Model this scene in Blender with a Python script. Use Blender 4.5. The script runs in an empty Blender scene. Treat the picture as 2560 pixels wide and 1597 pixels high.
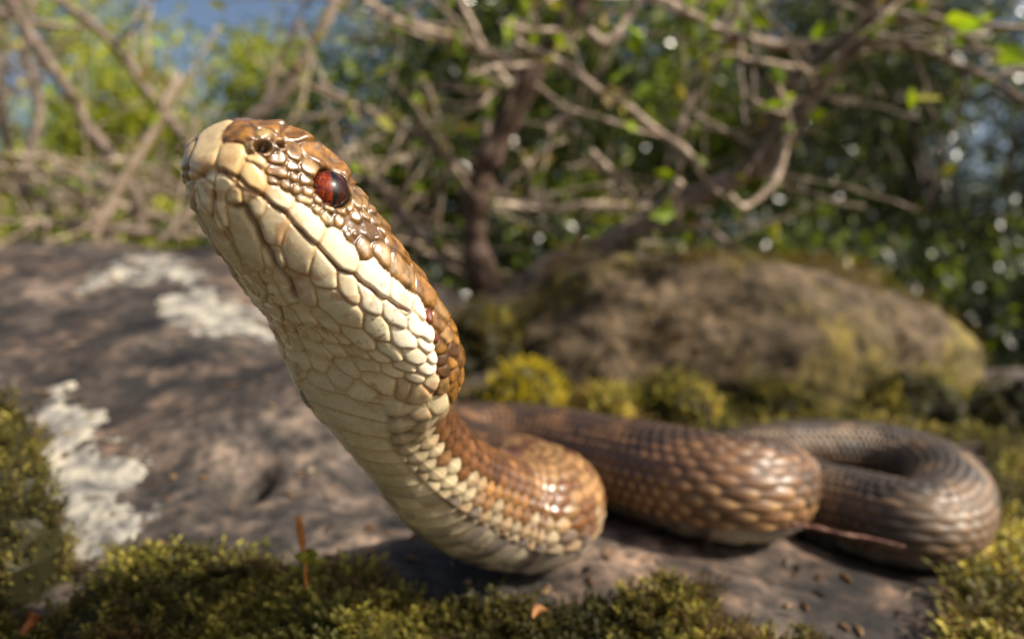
import bpy, math, random
import numpy as np

# ------------------------------------------------------------------ scene, camera, sky, sun
scene = bpy.context.scene
CAM_Z = 0.55                       # camera height over the forest floor (m); the boulder carries the snake just below it
cam_data = bpy.data.cameras.new('camera')
cam = bpy.data.objects.new('camera', cam_data)
scene.collection.objects.link(cam)
cam.location = (0, 0, CAM_Z)
cam.rotation_euler = (math.radians(90), 0, 0)
cam_data.sensor_width = 36.0
cam_data.lens = 36.0 * 1668.0 / 2560.0
cam_data.clip_start = 0.002
cam_data.clip_end = 400.0
cam_data.dof.use_dof = True
cam_data.dof.focus_distance = 0.0605
cam_data.dof.aperture_fstop = cam_data.lens / 1.25
cam_data.dof.aperture_blades = 0
scene.camera = cam

SUN_AZ, SUN_EL = 114.0, 38.0       # azimuth clockwise from the view axis (+Y), elevation
world = bpy.data.worlds.new('World')
scene.world = world
world.use_nodes = True
wn = world.node_tree
bg = wn.nodes['Background']
sky = wn.nodes.new('ShaderNodeTexSky')
sky.sky_type = 'NISHITA'
sky.sun_disc = False
sky.sun_elevation = math.radians(SUN_EL)
sky.sun_rotation = math.radians(SUN_AZ)
sky.air_density = 1.0
sky.dust_density = 5.0
wn.links.new(sky.outputs[0], bg.inputs[0])
bg.inputs[1].default_value = 0.085
sun_data = bpy.data.lights.new('sun', 'SUN')
sun_data.energy = 5.0
sun_data.angle = math.radians(0.53)
sun_data.color = (1.0, 0.905, 0.76)
sun = bpy.data.objects.new('sun', sun_data)
scene.collection.objects.link(sun)
_a, _e = math.radians(SUN_AZ), math.radians(SUN_EL)
SUN_DIR = np.array([math.sin(_a) * math.cos(_e), math.cos(_a) * math.cos(_e), math.sin(_e)])
from mathutils import Vector
sun.rotation_euler = Vector(-SUN_DIR).to_track_quat('-Z', 'Y').to_euler()
sun.location = (1, -1, 3)
scene.view_settings.view_transform = 'Standard'
scene.view_settings.look = 'None'
scene.view_settings.exposure = 0.68
scene.view_settings.gamma = 1.0
scene.view_settings.use_curve_mapping = False
scene.render.engine = 'CYCLES'
scene.cycles.use_denoising = True
scene.cycles.max_bounces = 8
scene.cycles.transparent_max_bounces = 8
scene.cycles.sample_clamp_indirect = 6.0

# ------------------------------------------------------------------ helpers (all geometry in cm relative to the camera)
S = 0.01
ORG = np.array([0.0, 0.0, CAM_Z])
PW, PH, PF = 2560.0, 1597.0, 1668.0

def P(px, py, d):
    return np.array([(px - PW / 2) / PF * d, d, (PH / 2 - py) / PF * d])

def proj(v):
    return np.stack([PW / 2 + PF * v[..., 0] / v[..., 1], PH / 2 - PF * v[..., 2] / v[..., 1]], -1)

def nrm(v):
    v = np.asarray(v, float)
    return v / np.maximum(np.linalg.norm(v, axis=-1, keepdims=True), 1e-12)

def sstep(x, a, b):
    t = np.clip((x - a) / (b - a), 0, 1)
    return t * t * (3 - 2 * t)

def catmull(pts, n=40):
    pts = np.asarray(pts, float)
    p = np.vstack([2 * pts[0] - pts[1], pts, 2 * pts[-1] - pts[-2]])
    out = []
    for i in range(1, len(p) - 2):
        t = np.linspace(0, 1, n, endpoint=False)[:, None]
        p0, p1, p2, p3 = p[i - 1], p[i], p[i + 1], p[i + 2]
        out.append(.5 * ((2 * p1) + (-p0 + p2) * t + (2 * p0 - 5 * p1 + 4 * p2 - p3) * t * t + (-p0 + 3 * p1 - 3 * p2 + p3) * t ** 3))
    out.append(p[-2][None])
    return np.vstack(out)

def _hash(ix, iy, iz, seed):
    h = (ix * 374761393 + iy * 668265263 + iz * 2147483647 + seed * 1274126177) & 0xFFFFFFFF
    h = ((h ^ (h >> 13)) * 1274126177) & 0xFFFFFFFF
    h = ((h ^ (h >> 16)) * 2246822519) & 0xFFFFFFFF
    return ((h ^ (h >> 15)) & 0xFFFFFF) / float(0xFFFFFF) * 2 - 1

def vnoise(p, seed=0):
    p = np.asarray(p, float)
    i = np.floor(p).astype(np.int64)
    f = p - i
    f = f * f * f * (f * (f * 6 - 15) + 10)
    r = 0
    for dx in (0, 1):
        wx = f[..., 0] if dx else 1 - f[..., 0]
        for dy in (0, 1):
            wy = f[..., 1] if dy else 1 - f[..., 1]
            for dz in (0, 1):
                wz = f[..., 2] if dz else 1 - f[..., 2]
                r = r + wx * wy * wz * _hash(i[..., 0] + dx, i[..., 1] + dy, i[..., 2] + dz, seed)
    return r

def fbm(p, octaves=4, seed=0, gain=.5):
    p = np.asarray(p, float)
    r, a = 0, 1.0
    for o in range(octaves):
        r = r + a * vnoise(p * (2.0 ** o) + o * 17.3, seed + o)
        a *= gain
    return r

def link(o, parent=None):
    scene.collection.objects.link(o)
    if parent is not None:
        o.parent = parent
    return o

def mesh_np(name, verts, faces, mat, parent=None, smooth=True, cols=None, base=None):
    """verts in cm (camera frame); faces (n,3) or (n,4) array; base = the object's origin in cm."""
    verts = np.asarray(verts, np.float64)
    b = np.zeros(3) if base is None else np.asarray(base, float)
    me = bpy.data.meshes.new(name)
    faces = np.asarray(faces, np.int32)
    k = faces.shape[1]
    me.vertices.add(len(verts))
    me.vertices.foreach_set('co', ((verts - b) * S).astype(np.float32).ravel())
    me.loops.add(faces.size)
    me.loops.foreach_set('vertex_index', faces.ravel())
    me.polygons.add(len(faces))
    me.polygons.foreach_set('loop_start', np.arange(0, faces.size, k, dtype=np.int32))
    me.polygons.foreach_set('loop_total', np.full(len(faces), k, np.int32))
    me.polygons.foreach_set('use_smooth', np.full(len(faces), smooth, bool))
    if cols is not None:
        a = me.color_attributes.new('Col', 'FLOAT_COLOR', 'POINT')
        c4 = np.ones((len(verts), 4), np.float32)
        c4[:, :np.shape(cols)[1]] = cols
        a.data.foreach_set('color', c4.ravel())
    me.materials.append(mat)
    me.update(calc_edges=True)
    o = bpy.data.objects.new(name, me)
    o.location = b * S + ORG if parent is None else (b * S + ORG - np.array(parent.location))
    link(o, parent)
    return o

def thing(name, base, label, cat, group=None):
    o = bpy.data.objects.new(name, None)
    o.empty_display_size = 0.01
    o.location = np.asarray(base, float) * S + ORG
    link(o)
    return tag(o, label, cat, group)

def tag(o, label=None, cat=None, group=None, kind=None):
    if label: o['label'] = label
    if cat: o['category'] = cat
    if group: o['group'] = group
    if kind: o['kind'] = kind
    return o

# ------------------------------------------------------------------ materials
def new_mat(name):
    m = bpy.data.materials.new(name)
    m.use_nodes = True
    nt = m.node_tree
    return m, nt, nt.nodes['Principled BSDF']

def node(nt, t, **kw):
    n = nt.nodes.new(t)
    for k, v in kw.items():
        if hasattr(n, k):
            setattr(n, k, v)
        else:
            n.inputs[k].default_value = v
    return n

def ramp(nt, stops, interp='LINEAR'):
    r = nt.nodes.new('ShaderNodeValToRGB')
    r.color_ramp.interpolation = interp
    el = r.color_ramp.elements
    while len(el) < len(stops):
        el.new(0.5)
    for e, (p, c) in zip(el, stops):
        e.position = p
        e.color = (*c, 1)
    return r

def noise_node(nt, scale, detail=5, rough=.55, coord=None, dist=0.0):
    n = nt.nodes.new('ShaderNodeTexNoise')
    n.inputs['Scale'].default_value = scale
    n.inputs['Detail'].default_value = detail
    n.inputs['Roughness'].default_value = rough
    n.inputs['Distortion'].default_value = dist
    if coord is not None:
        nt.links.new(coord, n.inputs['Vector'])
    return n

def mixc(nt, fac, a, b, mode='MIX'):
    m = nt.nodes.new('ShaderNodeMix')
    m.data_type = 'RGBA'
    m.blend_type = mode
    for i, v in ((0, fac), (6, a), (7, b)):
        if isinstance(v, (int, float)):
            m.inputs[i].default_value = v
        elif isinstance(v, tuple):
            m.inputs[i].default_value = (*v, 1)
        else:
            nt.links.new(v, m.inputs[i])
    return m.outputs[2]

def geo_pos(nt):
    return nt.nodes.new('ShaderNodeTexCoord').outputs['Object']

def bump(nt, bsdf, height, strength, dist):
    b = nt.nodes.new('ShaderNodeBump')
    b.inputs['Strength'].default_value = strength
    b.inputs['Distance'].default_value = dist
    nt.links.new(height, b.inputs['Height'])
    nt.links.new(b.outputs[0], bsdf.inputs['Normal'])

def mat_skin():
    m, nt, b = new_mat('snake_skin')
    att = nt.nodes.new('ShaderNodeVertexColor'); att.layer_name = 'Col'
    co = geo_pos(nt)
    n1 = noise_node(nt, 1500, 4, .6, co)
    r1 = ramp(nt, [(.3, (.84, .80, .74)), (.6, (1.04, 1.03, 1.02))])
    nt.links.new(n1.outputs[0], r1.inputs[0])
    c = mixc(nt, .8, att.outputs[0], r1.outputs[0], 'MULTIPLY')
    nt.links.new(c, b.inputs['Base Color'])
    n2 = noise_node(nt, 2600, 3, .6, co)
    rr = nt.nodes.new('ShaderNodeMapRange')
    rr.inputs[3].default_value = .20; rr.inputs[4].default_value = .36
    nt.links.new(n2.outputs[0], rr.inputs[0])
    dull = nt.nodes.new('ShaderNodeMapRange')
    dull.inputs[3].default_value = .32; dull.inputs[4].default_value = 0
    nt.links.new(att.outputs['Alpha'], dull.inputs[0])
    ad = nt.nodes.new('ShaderNodeMath'); ad.operation = 'ADD'
    nt.links.new(rr.outputs[0], ad.inputs[0]); nt.links.new(dull.outputs[0], ad.inputs[1])
    nt.links.new(ad.outputs[0], b.inputs['Roughness'])
    cw = nt.nodes.new('ShaderNodeMath'); cw.operation = 'MULTIPLY'; cw.inputs[1].default_value = .4
    nt.links.new(att.outputs['Alpha'], cw.inputs[0]); nt.links.new(cw.outputs[0], b.inputs['Coat Weight'])
    b.inputs['Specular IOR Level'].default_value = .5
    b.inputs['Coat Roughness'].default_value = .26
    b.inputs['Subsurface Weight'].default_value = .12
    b.inputs['Subsurface Radius'].default_value = (1.0, .55, .3)
    b.inputs['Subsurface Scale'].default_value = .0006
    bump(nt, b, n2.outputs[0], .12, .0002)
    return m

def mat_eye():
    m, nt, b = new_mat('eye')
    tc = nt.nodes.new('ShaderNodeTexCoord')
    sp = nt.nodes.new('ShaderNodeSeparateXYZ')
    nt.links.new(tc.outputs['Object'], sp.inputs[0])
    def math_(op, a, b_=None):
        n = nt.nodes.new('ShaderNodeMath'); n.operation = op
        for i, v in ((0, a), (1, b_)):
            if v is None: continue
            if isinstance(v, (int, float)): n.inputs[i].default_value = v
            else: nt.links.new(v, n.inputs[i])
        return n.outputs[0]
    r = 0.00205
    x = math_('DIVIDE', sp.outputs[0], r); y = math_('DIVIDE', sp.outputs[1], r)
    y2 = math_('MULTIPLY', y, y)
    half = math_('MULTIPLY', math_('POWER', math_('MAXIMUM', math_('SUBTRACT', .62, y2), 0.0), .5), .17)
    slit = math_('LESS_THAN', math_('ABSOLUTE', x), half)
    rad = math_('POWER', math_('ADD', math_('MULTIPLY', x, x), y2), .5)
    n = noise_node(nt, 2400, 6, .7, tc.outputs['Object'], 1.5)
    col = ramp(nt, [(.36, (.03, .003, .001)), (.52, (.26, .03, .004)), (.70, (.62, .13, .012))])
    nt.links.new(n.outputs[0], col.inputs[0])
    side = ramp(nt, [(.36, (.6, .52, .45)), (.58, (.10, .09, .09))])  # lit snout half and shaded rear half of the iris, painted into its colour
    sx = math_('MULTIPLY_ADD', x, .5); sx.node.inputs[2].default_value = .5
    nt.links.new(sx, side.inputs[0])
    rim = ramp(nt, [(.55, (1, 1, 1)), (.86, (.04, .03, .03))])
    nt.links.new(rad, rim.inputs[0])
    c = mixc(nt, 1.0, col.outputs[0], rim.outputs[0], 'MULTIPLY')
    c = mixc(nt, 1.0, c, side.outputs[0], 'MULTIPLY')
    c = mixc(nt, slit, c, (.002, .002, .002))
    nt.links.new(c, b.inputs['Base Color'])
    b.inputs['Roughness'].default_value = .35
    b.inputs['Coat Weight'].default_value = .55
    b.inputs['Coat Roughness'].default_value = .04
    b.inputs['Specular IOR Level'].default_value = .2
    return m

def mat_rock():
    m, nt, b = new_mat('rock')
    co = geo_pos(nt)
    att = nt.nodes.new('ShaderNodeVertexColor'); att.layer_name = 'Col'
    n1 = noise_node(nt, 60, 6, .62, co, .6)
    r1 = ramp(nt, [(.34, (.010, .008, .007)), (.47, (.034, .027, .022)), (.6, (.076, .058, .046)), (.74, (.17, .13, .102))])
    nt.links.new(n1.outputs[0], r1.inputs[0])
    n2 = noise_node(nt, 240, 5, .6, co)
    r2 = ramp(nt, [(.36, (.22, .21, .21)), (.52, (1, 1, 1)), (.68, (2.0, 1.85, 1.7))])
    nt.links.new(n2.outputs[0], r2.inputs[0])
    c = mixc(nt, 1, r1.outputs[0], r2.outputs[0], 'MULTIPLY')
    n3 = noise_node(nt, 22, 4, .5, co, .3)
    r3 = ramp(nt, [(.44, (0, 0, 0)), (.58, (1, 1, 1))])
    nt.links.new(n3.outputs[0], r3.inputs[0])
    c = mixc(nt, r3.outputs[0], c, mixc(nt, 1, c, (1.08, .97, .90), 'MULTIPLY'))
    c = mixc(nt, 1, c, att.outputs[0], 'MULTIPLY')
    nt.links.new(c, b.inputs['Base Color'])
    b.inputs['Roughness'].default_value = .8
    bump(nt, b, n2.outputs[0], .5, .0015)
    return m

def mat_lichen():
    m, nt, b = new_mat('lichen')
    co = geo_pos(nt)
    n1 = noise_node(nt, 130, 6, .6, co, .8)
    r1 = ramp(nt, [(.36, (.07, .065, .06)), (.46, (.17, .163, .15)), (.56, (.29, .27, .225)), (.68, (.41, .37, .285))])
    nt.links.new(n1.outputs[0], r1.inputs[0])
    nt.links.new(r1.outputs[0], b.inputs['Base Color'])
    b.inputs['Roughness'].default_value = .9
    n2 = noise_node(nt, 500, 4, .6, co)
    bump(nt, b, n2.outputs[0], .6, .001)
    return m

def mat_leaf(name, trans=.35, rough=.42, spec=.5):
    m = bpy.data.materials.new(name); m.use_nodes = True
    nt = m.node_tree
    b = nt.nodes['Principled BSDF']
    out = nt.nodes['Material Output']
    att = nt.nodes.new('ShaderNodeVertexColor'); att.layer_name = 'Col'
    nt.links.new(att.outputs[0], b.inputs['Base Color'])
    b.inputs['Roughness'].default_value = rough
    b.inputs['Specular IOR Level'].default_value = spec
    tr = nt.nodes.new('ShaderNodeBsdfTranslucent')
    c2 = mixc(nt, 1, att.outputs[0], (1.5, 1.45, .55), 'MULTIPLY')
    nt.links.new(c2, tr.inputs['Color'])
    mx = nt.nodes.new('ShaderNodeMixShader'); mx.inputs[0].default_value = trans
    nt.links.new(b.outputs[0], mx.inputs[1]); nt.links.new(tr.outputs[0], mx.inputs[2])
    nt.links.new(mx.outputs[0], out.inputs['Surface'])
    return m

def mat_bark(name, stops, scale=180, rough=.75, spec=.4):
    m, nt, b = new_mat(name)
    co = geo_pos(nt)
    n1 = noise_node(nt, scale, 6, .65, co, .5)
    r1 = ramp(nt, stops)
    nt.links.new(n1.outputs[0], r1.inputs[0])
    nt.links.new(r1.outputs[0], b.inputs['Base Color'])
    b.inputs['Roughness'].default_value = rough
    b.inputs['Specular IOR Level'].default_value = spec
    bump(nt, b, n1.outputs[0], .6, .002)
    return m

def mat_ground():
    m, nt, b = new_mat('forest_floor')
    co = geo_pos(nt)
    n1 = noise_node(nt, 3.0, 8, .7, co)
    r1 = ramp(nt, [(.35, (.02, .03, .01)), (.5, (.05, .06, .018)), (.65, (.12, .08, .04))])
    nt.links.new(n1.outputs[0], r1.inputs[0])
    nt.links.new(r1.outputs[0], b.inputs['Base Color'])
    b.inputs['Roughness'].default_value = .95
    bump(nt, b, n1.outputs[0], 1, .05)
    return m

M_SKIN, M_EYE, M_ROCK, M_LICHEN = mat_skin(), mat_eye(), mat_rock(), mat_lichen()
M_MOSS = mat_leaf('moss', .3, .6, .3)
M_LEAF = mat_leaf('foliage', .4, .5, .25)
M_GLOSSY = mat_leaf('glossy_foliage', .25, .27, .8)
M_BARK = mat_bark('grey_brown_bark', [(.3, (.06, .045, .035)), (.5, (.15, .11, .085)), (.7, (.30, .24, .19))])
M_DEAD = mat_bark('dead_twig_bark', [(.3, (.10, .07, .048)), (.5, (.26, .19, .135)), (.66, (.62, .52, .41))])
M_DARK = mat_bark('dark_stem_bark', [(.3, (.035, .022, .016)), (.5, (.085, .05, .035)), (.7, (.14, .085, .06))])
M_RED = mat_bark('red_twig_bark', [(.3, (.06, .022, .016)), (.5, (.14, .055, .038)), (.7, (.30, .17, .12))], 500)
M_TRUNK = mat_bark('tree_bark', [(.3, (.03, .025, .02)), (.5, (.08, .065, .05)), (.7, (.16, .13, .10))], 14)

# ------------------------------------------------------------------ the snake: centre line, frames and base surface
CTRL = [(540,338,5.2),(680,516,5.8),(812,680,6.35),(905,825,6.9),(958,972,7.5),(1028,1090,8.2),(1118,1203,9.2),(1232,1268,10.2),
        (1335,1282,10.9),(1368,1252,12.0),(1300,1218,13.2),(1190,1172,14.8),(1110,1135,16.6),(1170,1105,18.4),(1330,1112,18.0),
        (1500,1150,16.0),(1680,1195,13.9),(1810,1222,13.1),(1890,1222,13.3),(1925,1208,14.6),(1990,1240,15.2),(2070,1266,14.6),(2170,1288,13.8),
        (2275,1312,13.0),(2350,1295,13.3),(2375,1228,14.8),(2315,1165,16.4),(2200,1130,17.3),(2080,1118,17.6),(1930,1115,17.6),(1800,1118,17.4),(1690,1120,17.2)]
CL = catmull([P(*c) for c in CTRL])
CS = np.r_[0, np.cumsum(np.linalg.norm(np.diff(CL, axis=0), axis=1))]
TS = [0,.02,.06,.15,.3,.5,.8,1.1,1.5,1.9,2.3,2.7,3.1,3.6,4.2,5.2,6.5,9,14,24,27,31,36,44]
TW = [0.02,.17,.28,.39,.47,.55,.66,.74,.84,.93,1.0,1.05,.97,.72,.62,.70,.82,.95,1.08,1.10,.95,.84,.72,.5]
TD = [0.02,.14,.24,.35,.44,.53,.62,.60,.55,.55,.58,.62,.58,.51,.54,.62,.75,.90,1.02,1.04,.90,.80,.69,.48]
TV = [0.02,.14,.24,.35,.43,.48,.53,.55,.56,.55,.56,.61,.66,.66,.67,.72,.82,.90,.98,.98,.86,.77,.67,.46]
HEAD_ROLL = math.radians(32)

def frames(ss):
    c = np.stack([np.interp(ss, CS, CL[:, i]) for i in range(3)], -1)
    e = .08
    T = nrm(np.stack([np.interp(ss + e, CS, CL[:, i]) - np.interp(ss - e, CS, CL[:, i]) for i in range(3)], -1))
    a = nrm(CL[80] - CL[0])
    vd = nrm(P(812, 680, 6.35))
    l0 = nrm(-vd - np.dot(-vd, a) * a)
    v0 = np.cross(a, l0)
    if np.dot(v0, [-1, 0, -.6]) < 0: v0 = -v0
    v = math.cos(HEAD_ROLL) * v0 + math.sin(HEAD_ROLL) * l0
    w = sstep(ss, 3.5, 8.5)
    D = -v * (1 - w)[:, None] + np.array([0, 0, 1.]) * w[:, None]
    D = nrm(D - np.sum(D * T, 1, keepdims=True) * T)
    L = np.cross(T, D)
    if np.dot(L[0], vd) > 0: L = -L
    return c, T, D, L

def tabs(ss):
    return [np.interp(ss, TS, t) for t in (TW, TD, TV)]

# ring stations: dense on the head, opening up towards the tail
st = [0.0]
while st[-1] < CS[-1] - .02:
    s_ = st[-1]
    st.append(s_ + float(np.interp(s_, [0, .1, 3.6, 6, 9, 14, 45], [.003, .0085, .0095, .014, .024, .034, .036])))
SS = np.array(st)
K = 384
cc, TT, DD, LL = frames(SS)
tw, td, tv = tabs(SS)
# taper the hidden tail tip
tip = np.clip((CS[-1] - SS) / 3.0, 0.02, 1) ** .8
tw, td, tv = tw * tip, td * tip, tv * tip
nexp = 2 + .5 * np.exp(-((SS - 1.5) / 1.5) ** 2)
# around the ring by arc length, 0 = dorsal mid line, .5 = ventral mid line, (0,.5) = the snake's left
fine = np.linspace(0, np.pi, 241)
C0, S0 = np.cos(fine), np.sin(fine)
BL = np.zeros((len(SS), K)); BD = np.zeros((len(SS), K))
half = K // 2
for i in range(len(SS)):
    l = np.abs(S0) ** (2 / nexp[i]) * tw[i]
    d = np.sign(C0) * np.abs(C0) ** (2 / nexp[i]) * np.where(C0 > 0, td[i], tv[i])
    # jaw: flatten the cheek below the lateral line a little, on the head only
    al = np.r_[0, np.cumsum(np.hypot(np.diff(l), np.diff(d)))]
    u = np.linspace(0, al[-1], half + 1)
    lu, du = np.interp(u, al, l), np.interp(u, al, d)
    BL[i, :half + 1] = lu; BD[i, :half + 1] = du
    BL[i, half + 1:] = -lu[half - 1:0:-1]; BD[i, half + 1:] = du[half - 1:0:-1]
V0 = cc[:, None] + BL[..., None] * LL[:, None] + BD[..., None] * DD[:, None]
PHI = np.arange(K) / K
PHIs = np.where(PHI <= .5, PHI, PHI - 1)          # signed: + left side, - right side
A0 = nrm(CL[80] - CL[0]); D0 = DD[60]; L0 = LL[60]
HC = cc[60]

def grid_normals(V):
    du = np.gradient(V, axis=0)
    dv = np.roll(V, -1, 1) - np.roll(V, 1, 1)
    n = nrm(np.cross(dv, du))
    if np.sum(n[200, 100] * (V[200, 100] - cc[200])) < 0: n = -n
    return n

N0 = grid_normals(V0)
nh = int(np.searchsorted(SS, 4.6))                # rings that can carry traced head scales
HV = V0[:nh].reshape(-1, 3); HN = N0[:nh].reshape(-1, 3)
HP = proj(HV)
facing = np.sum(HN * -nrm(HV), 1) > -.05

def pick(px, py):
    """the point of the head surface that the photograph shows at this pixel"""
    d2 = (HP[:, 0] - px) ** 2 + (HP[:, 1] - py) ** 2
    d2 = np.where(facing, d2, 1e9)
    m = d2 < 36
    if m.any():
        idx = np.where(m)[0]
        near = idx[HV[idx, 1] < HV[idx, 1].min() + .15]
        return near[np.argmin(d2[near])]
    return int(np.argmin(d2))

REG = {'a': (440, 270, 520 / 2069), 'b': (560, 560, 640 / 2199), '1': (460, 290, 1 / 7.2), '2': (480, 480, 1 / 6.75),
       '3': (600, 680, 1 / 6.75), '4': (860, 700, 1 / 6.75), 's': (0, 0, 1.0)}
CREAM, WHITE, CHIN, TAN = (.72, .63, .44), (.80, .74, .59), (.64, .54, .34), (.55, .40, .20)
BRONZE, BROWN, DKBR, UMBER = (.36, .205, .07), (.31, .145, .03), (.11, .05, .018), (.26, .14, .045)
GREYC = (.50, .42, .28)
# region, x1, y1, x2, y2, half-width, colour : scale axes traced from the photograph (left side; mirrored to the right)
SC = [
 ('1',470,330,300,800,250,(.60,.46,.25)), ('1',960,240,1050,330,215,BROWN), ('1',1350,180,1620,240,75,BROWN), ('1',1840,340,2040,440,75,BROWN),
 ('a',1310,420,1420,500,62,BROWN), ('a',1470,470,1700,620,48,BROWN),
 ('1',1340,330,1430,280,95,(.42,.28,.11)), ('1',1170,520,1180,620,55,(.50,.34,.15)), ('1',1190,800,1400,860,60,(.62,.47,.25)),
 ('1',1450,580,1480,620,120,UMBER), ('1',1720,480,1720,560,75,UMBER),
 ('1',1640,790,1720,790,110,BROWN), ('1',1980,620,2000,740,110,UMBER),
 ('a',1155,600,1165,600,58,BRONZE), ('a',1300,590,1310,610,72,BRONZE), ('a',960,620,1070,665,55,BROWN), ('a',1165,690,1165,695,52,BRONZE),
 ('a',1285,725,1290,735,62,BRONZE), ('a',1085,765,1100,780,50,BRONZE), ('a',1195,815,1197,822,48,BRONZE), ('a',1310,835,1320,850,62,BRONZE),
 ('a',1240,915,1330,930,38,TAN), ('a',1405,920,1425,930,50,BRONZE), ('a',1390,995,1420,1000,34,TAN), ('a',1500,990,1540,1010,42,BRONZE),
 ('a',1630,1020,1640,1030,46,BRONZE), ('a',1720,990,1720,1010,42,BRONZE), ('a',1790,905,1800,965,42,BRONZE), ('a',1770,710,1775,730,32,BROWN),
 ('a',1810,800,1820,830,36,BRONZE), ('a',1875,950,1885,970,40,BRONZE), ('a',1930,1010,1940,1020,34,BRONZE),
 ('a',1480,1055,1535,1120,38,TAN), ('a',1620,1120,1640,1145,58,BRONZE), ('a',1790,1085,1810,1100,55,BRONZE), ('a',1890,1075,1895,1085,42,BRONZE),
 ('a',1740,1210,1760,1250,78,BRONZE), ('a',1900,1210,1985,1260,82,UMBER), ('a',1990,1120,2010,1150,50,BRONZE),
 # upper labials
 ('1',900,680,880,900,190,TAN), ('1',1160,1000,1330,1210,175,(.62,.45,.22)), ('a',940,725,985,750,38,TAN), ('a',960,830,1110,960,75,CREAM),
 ('a',1220,1050,1390,1230,98,CREAM), ('b',950,150,1080,330,105,CREAM), ('b',1235,390,1370,560,108,WHITE), ('b',1475,575,1565,700,95,WHITE),
 ('b',1655,705,1700,800,55,WHITE),
 # lower labials
 ('1',430,1130,370,1600,140,CREAM), ('1',690,1180,720,1860,100,CREAM), ('2',640,110,760,120,95,(.55,.44,.24)), ('2',980,130,1100,330,105,GREYC),
 ('2',1380,450,1420,760,185,GREYC), ('2',1700,820,1880,1180,215,GREYC), ('2',1400,960,1480,1150,60,GREYC),
 ('b',820,360,910,490,98,CREAM), ('b',1030,480,1110,620,85,CREAM), ('b',1215,585,1300,725,84,WHITE), ('b',1420,715,1520,850,82,WHITE), ('b',1620,830,1760,970,76,WHITE),
 # chin shields
 ('2',740,390,1120,1220,165,CHIN),
 ('2',1260,1050,1250,1330,45,CHIN), ('3',430,100,680,480,75,CHIN), ('3',660,120,820,420,75,CHIN), ('3',250,230,400,400,150,CHIN),
 # gular rows
 ('3',560,600,590,740,95,CHIN), ('3',780,640,930,830,95,CHIN), ('3',1050,650,1200,820,80,CHIN), ('3',960,120,1180,420,125,GREYC),
 ('3',640,960,740,1080,85,CHIN), ('3',900,1080,930,1200,75,CHIN), ('3',960,960,1040,1010,65,CHIN), ('3',1120,960,1280,1100,80,CHIN), ('3',1150,1200,1380,1330,110,CHIN),
 ('3',940,1350,1040,1450,100,CHIN), ('3',520,860,560,1000,60,CHIN), ('3',400,640,420,700,75,CHIN), ('3',1350,720,1600,960,80,CHIN), ('3',1400,960,1560,1120,70,CHIN), ('3',1480,1230,1680,1340,70,CHIN),
 ('3',1620,1060,1800,1200,70,CHIN), ('3',1860,1280,2060,1400,60,CHIN),
 ('b',905,640,1130,820,112,(.62,.54,.36)), ('b',1105,925,1250,1035,80,(.64,.56,.37)),
 ('b',1250,835,1380,945,92,(.68,.62,.44)), ('b',1470,925,1600,1040,80,WHITE), ('b',1690,1010,1770,1075,52,WHITE),
 ('b',1360,1045,1480,1125,72,(.64,.57,.40)), ('b',1580,1090,1690,1165,68,(.70,.64,.48)), ('b',1780,1130,1800,1170,50,WHITE), ('b',1700,1230,1760,1250,58,WHITE), 
 ('b',1110,1080,1200,1130,62,CHIN), ('b',1280,1110,1400,1150,58,CHIN), ('b',1500,1210,1620,1250,52,(.6,.52,.36)), ('b',1400,1230,1500,1290,52,CHIN), ('b',1600,1300,1690,1330,48,(.6,.52,.36)), ('b',1780,1350,1800,1370,56,(.58,.48,.31)),
 ('b',1200,1190,1280,1220,60,CHIN), ('b',1300,1320,1440,1360,55,CHIN),('b',1500,1370,1560,1400,52,(.45,.33,.2)),('b',1660,1420,1700,1450,56,(.5,.38,.22)),
 # the brown side of the head behind the eye
 ('b',1080,60,1085,90,72,BRONZE), ('b',1225,60,1310,105,76,UMBER), ('b',1190,160,1220,290,70,BRONZE), ('b',1335,200,1395,310,78,BRONZE), ('b',1420,120,1540,270,55,BROWN),
 ('b',1485,345,1570,470,92,BRONZE), ('b',1620,320,1760,420,60,BROWN), ('b',1700,520,1750,630,78,BROWN), ('b',1820,500,1890,600,52,BROWN),
 ('b',1855,670,1870,740,72,BRONZE), ('b',1945,690,1945,760,44,BROWN), ('b',1755,760,1770,830,30,(.16,.03,.012)), ('b',1830,830,1860,880,52,BROWN), ('b',1960,840,1965,890,48,BROWN),
 ('b',1820,950,1825,1000,30,(.16,.03,.012)), ('b',1900,960,1910,980,52,BRONZE), ('b',1980,970,1985,1000,40,BROWN), ('b',1860,1060,1880,1080,58,BROWN), ('b',1970,1080,1975,1110,48,DKBR),
 ('b',1880,1150,1890,1190,50,DKBR), ('b',1960,1180,1965,1210,44,BROWN), ('b',1890,1250,1900,1290,52,DKBR), ('b',1965,1290,1965,1330,42,BROWN),
 ('b',1900,1360,1910,1400,52,BRONZE), ('b',1960,1400,1970,1430,40,BROWN), ('b',1350,40,1380,80,40,BROWN),
 ('b',1570,210,1600,240,36,BROWN), ('b',1900,590,1920,620,36,BROWN), ('b',1790,430,1830,470,34,BROWN),
]
seedA, seedB, seedR, seedC = [], [], [], []
for reg, x1, y1, x2, y2, r, col in SC:
    ox, oy, k = REG[reg]
    i1, i2 = pick(ox + x1 * k, oy + y1 * k), pick(ox + x2 * k, oy + y2 * k)
    a, b = HV[i1], HV[i2]
    seedA.append(a); seedB.append(b); seedR.append(r * k / PF * .5 * (a[1] + b[1])); seedC.append(col)
seedA, seedB, seedR, seedC = map(np.array, (seedA, seedB, seedR, seedC))

def mirror(p):
    return p - 2 * np.sum((p - HC) * L0, -1, keepdims=True) * L0
# scales that straddle the mid line are not doubled
off = np.sum(((seedA + seedB) / 2 - HC) * L0, 1)
keep = off > seedR * .8
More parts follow.
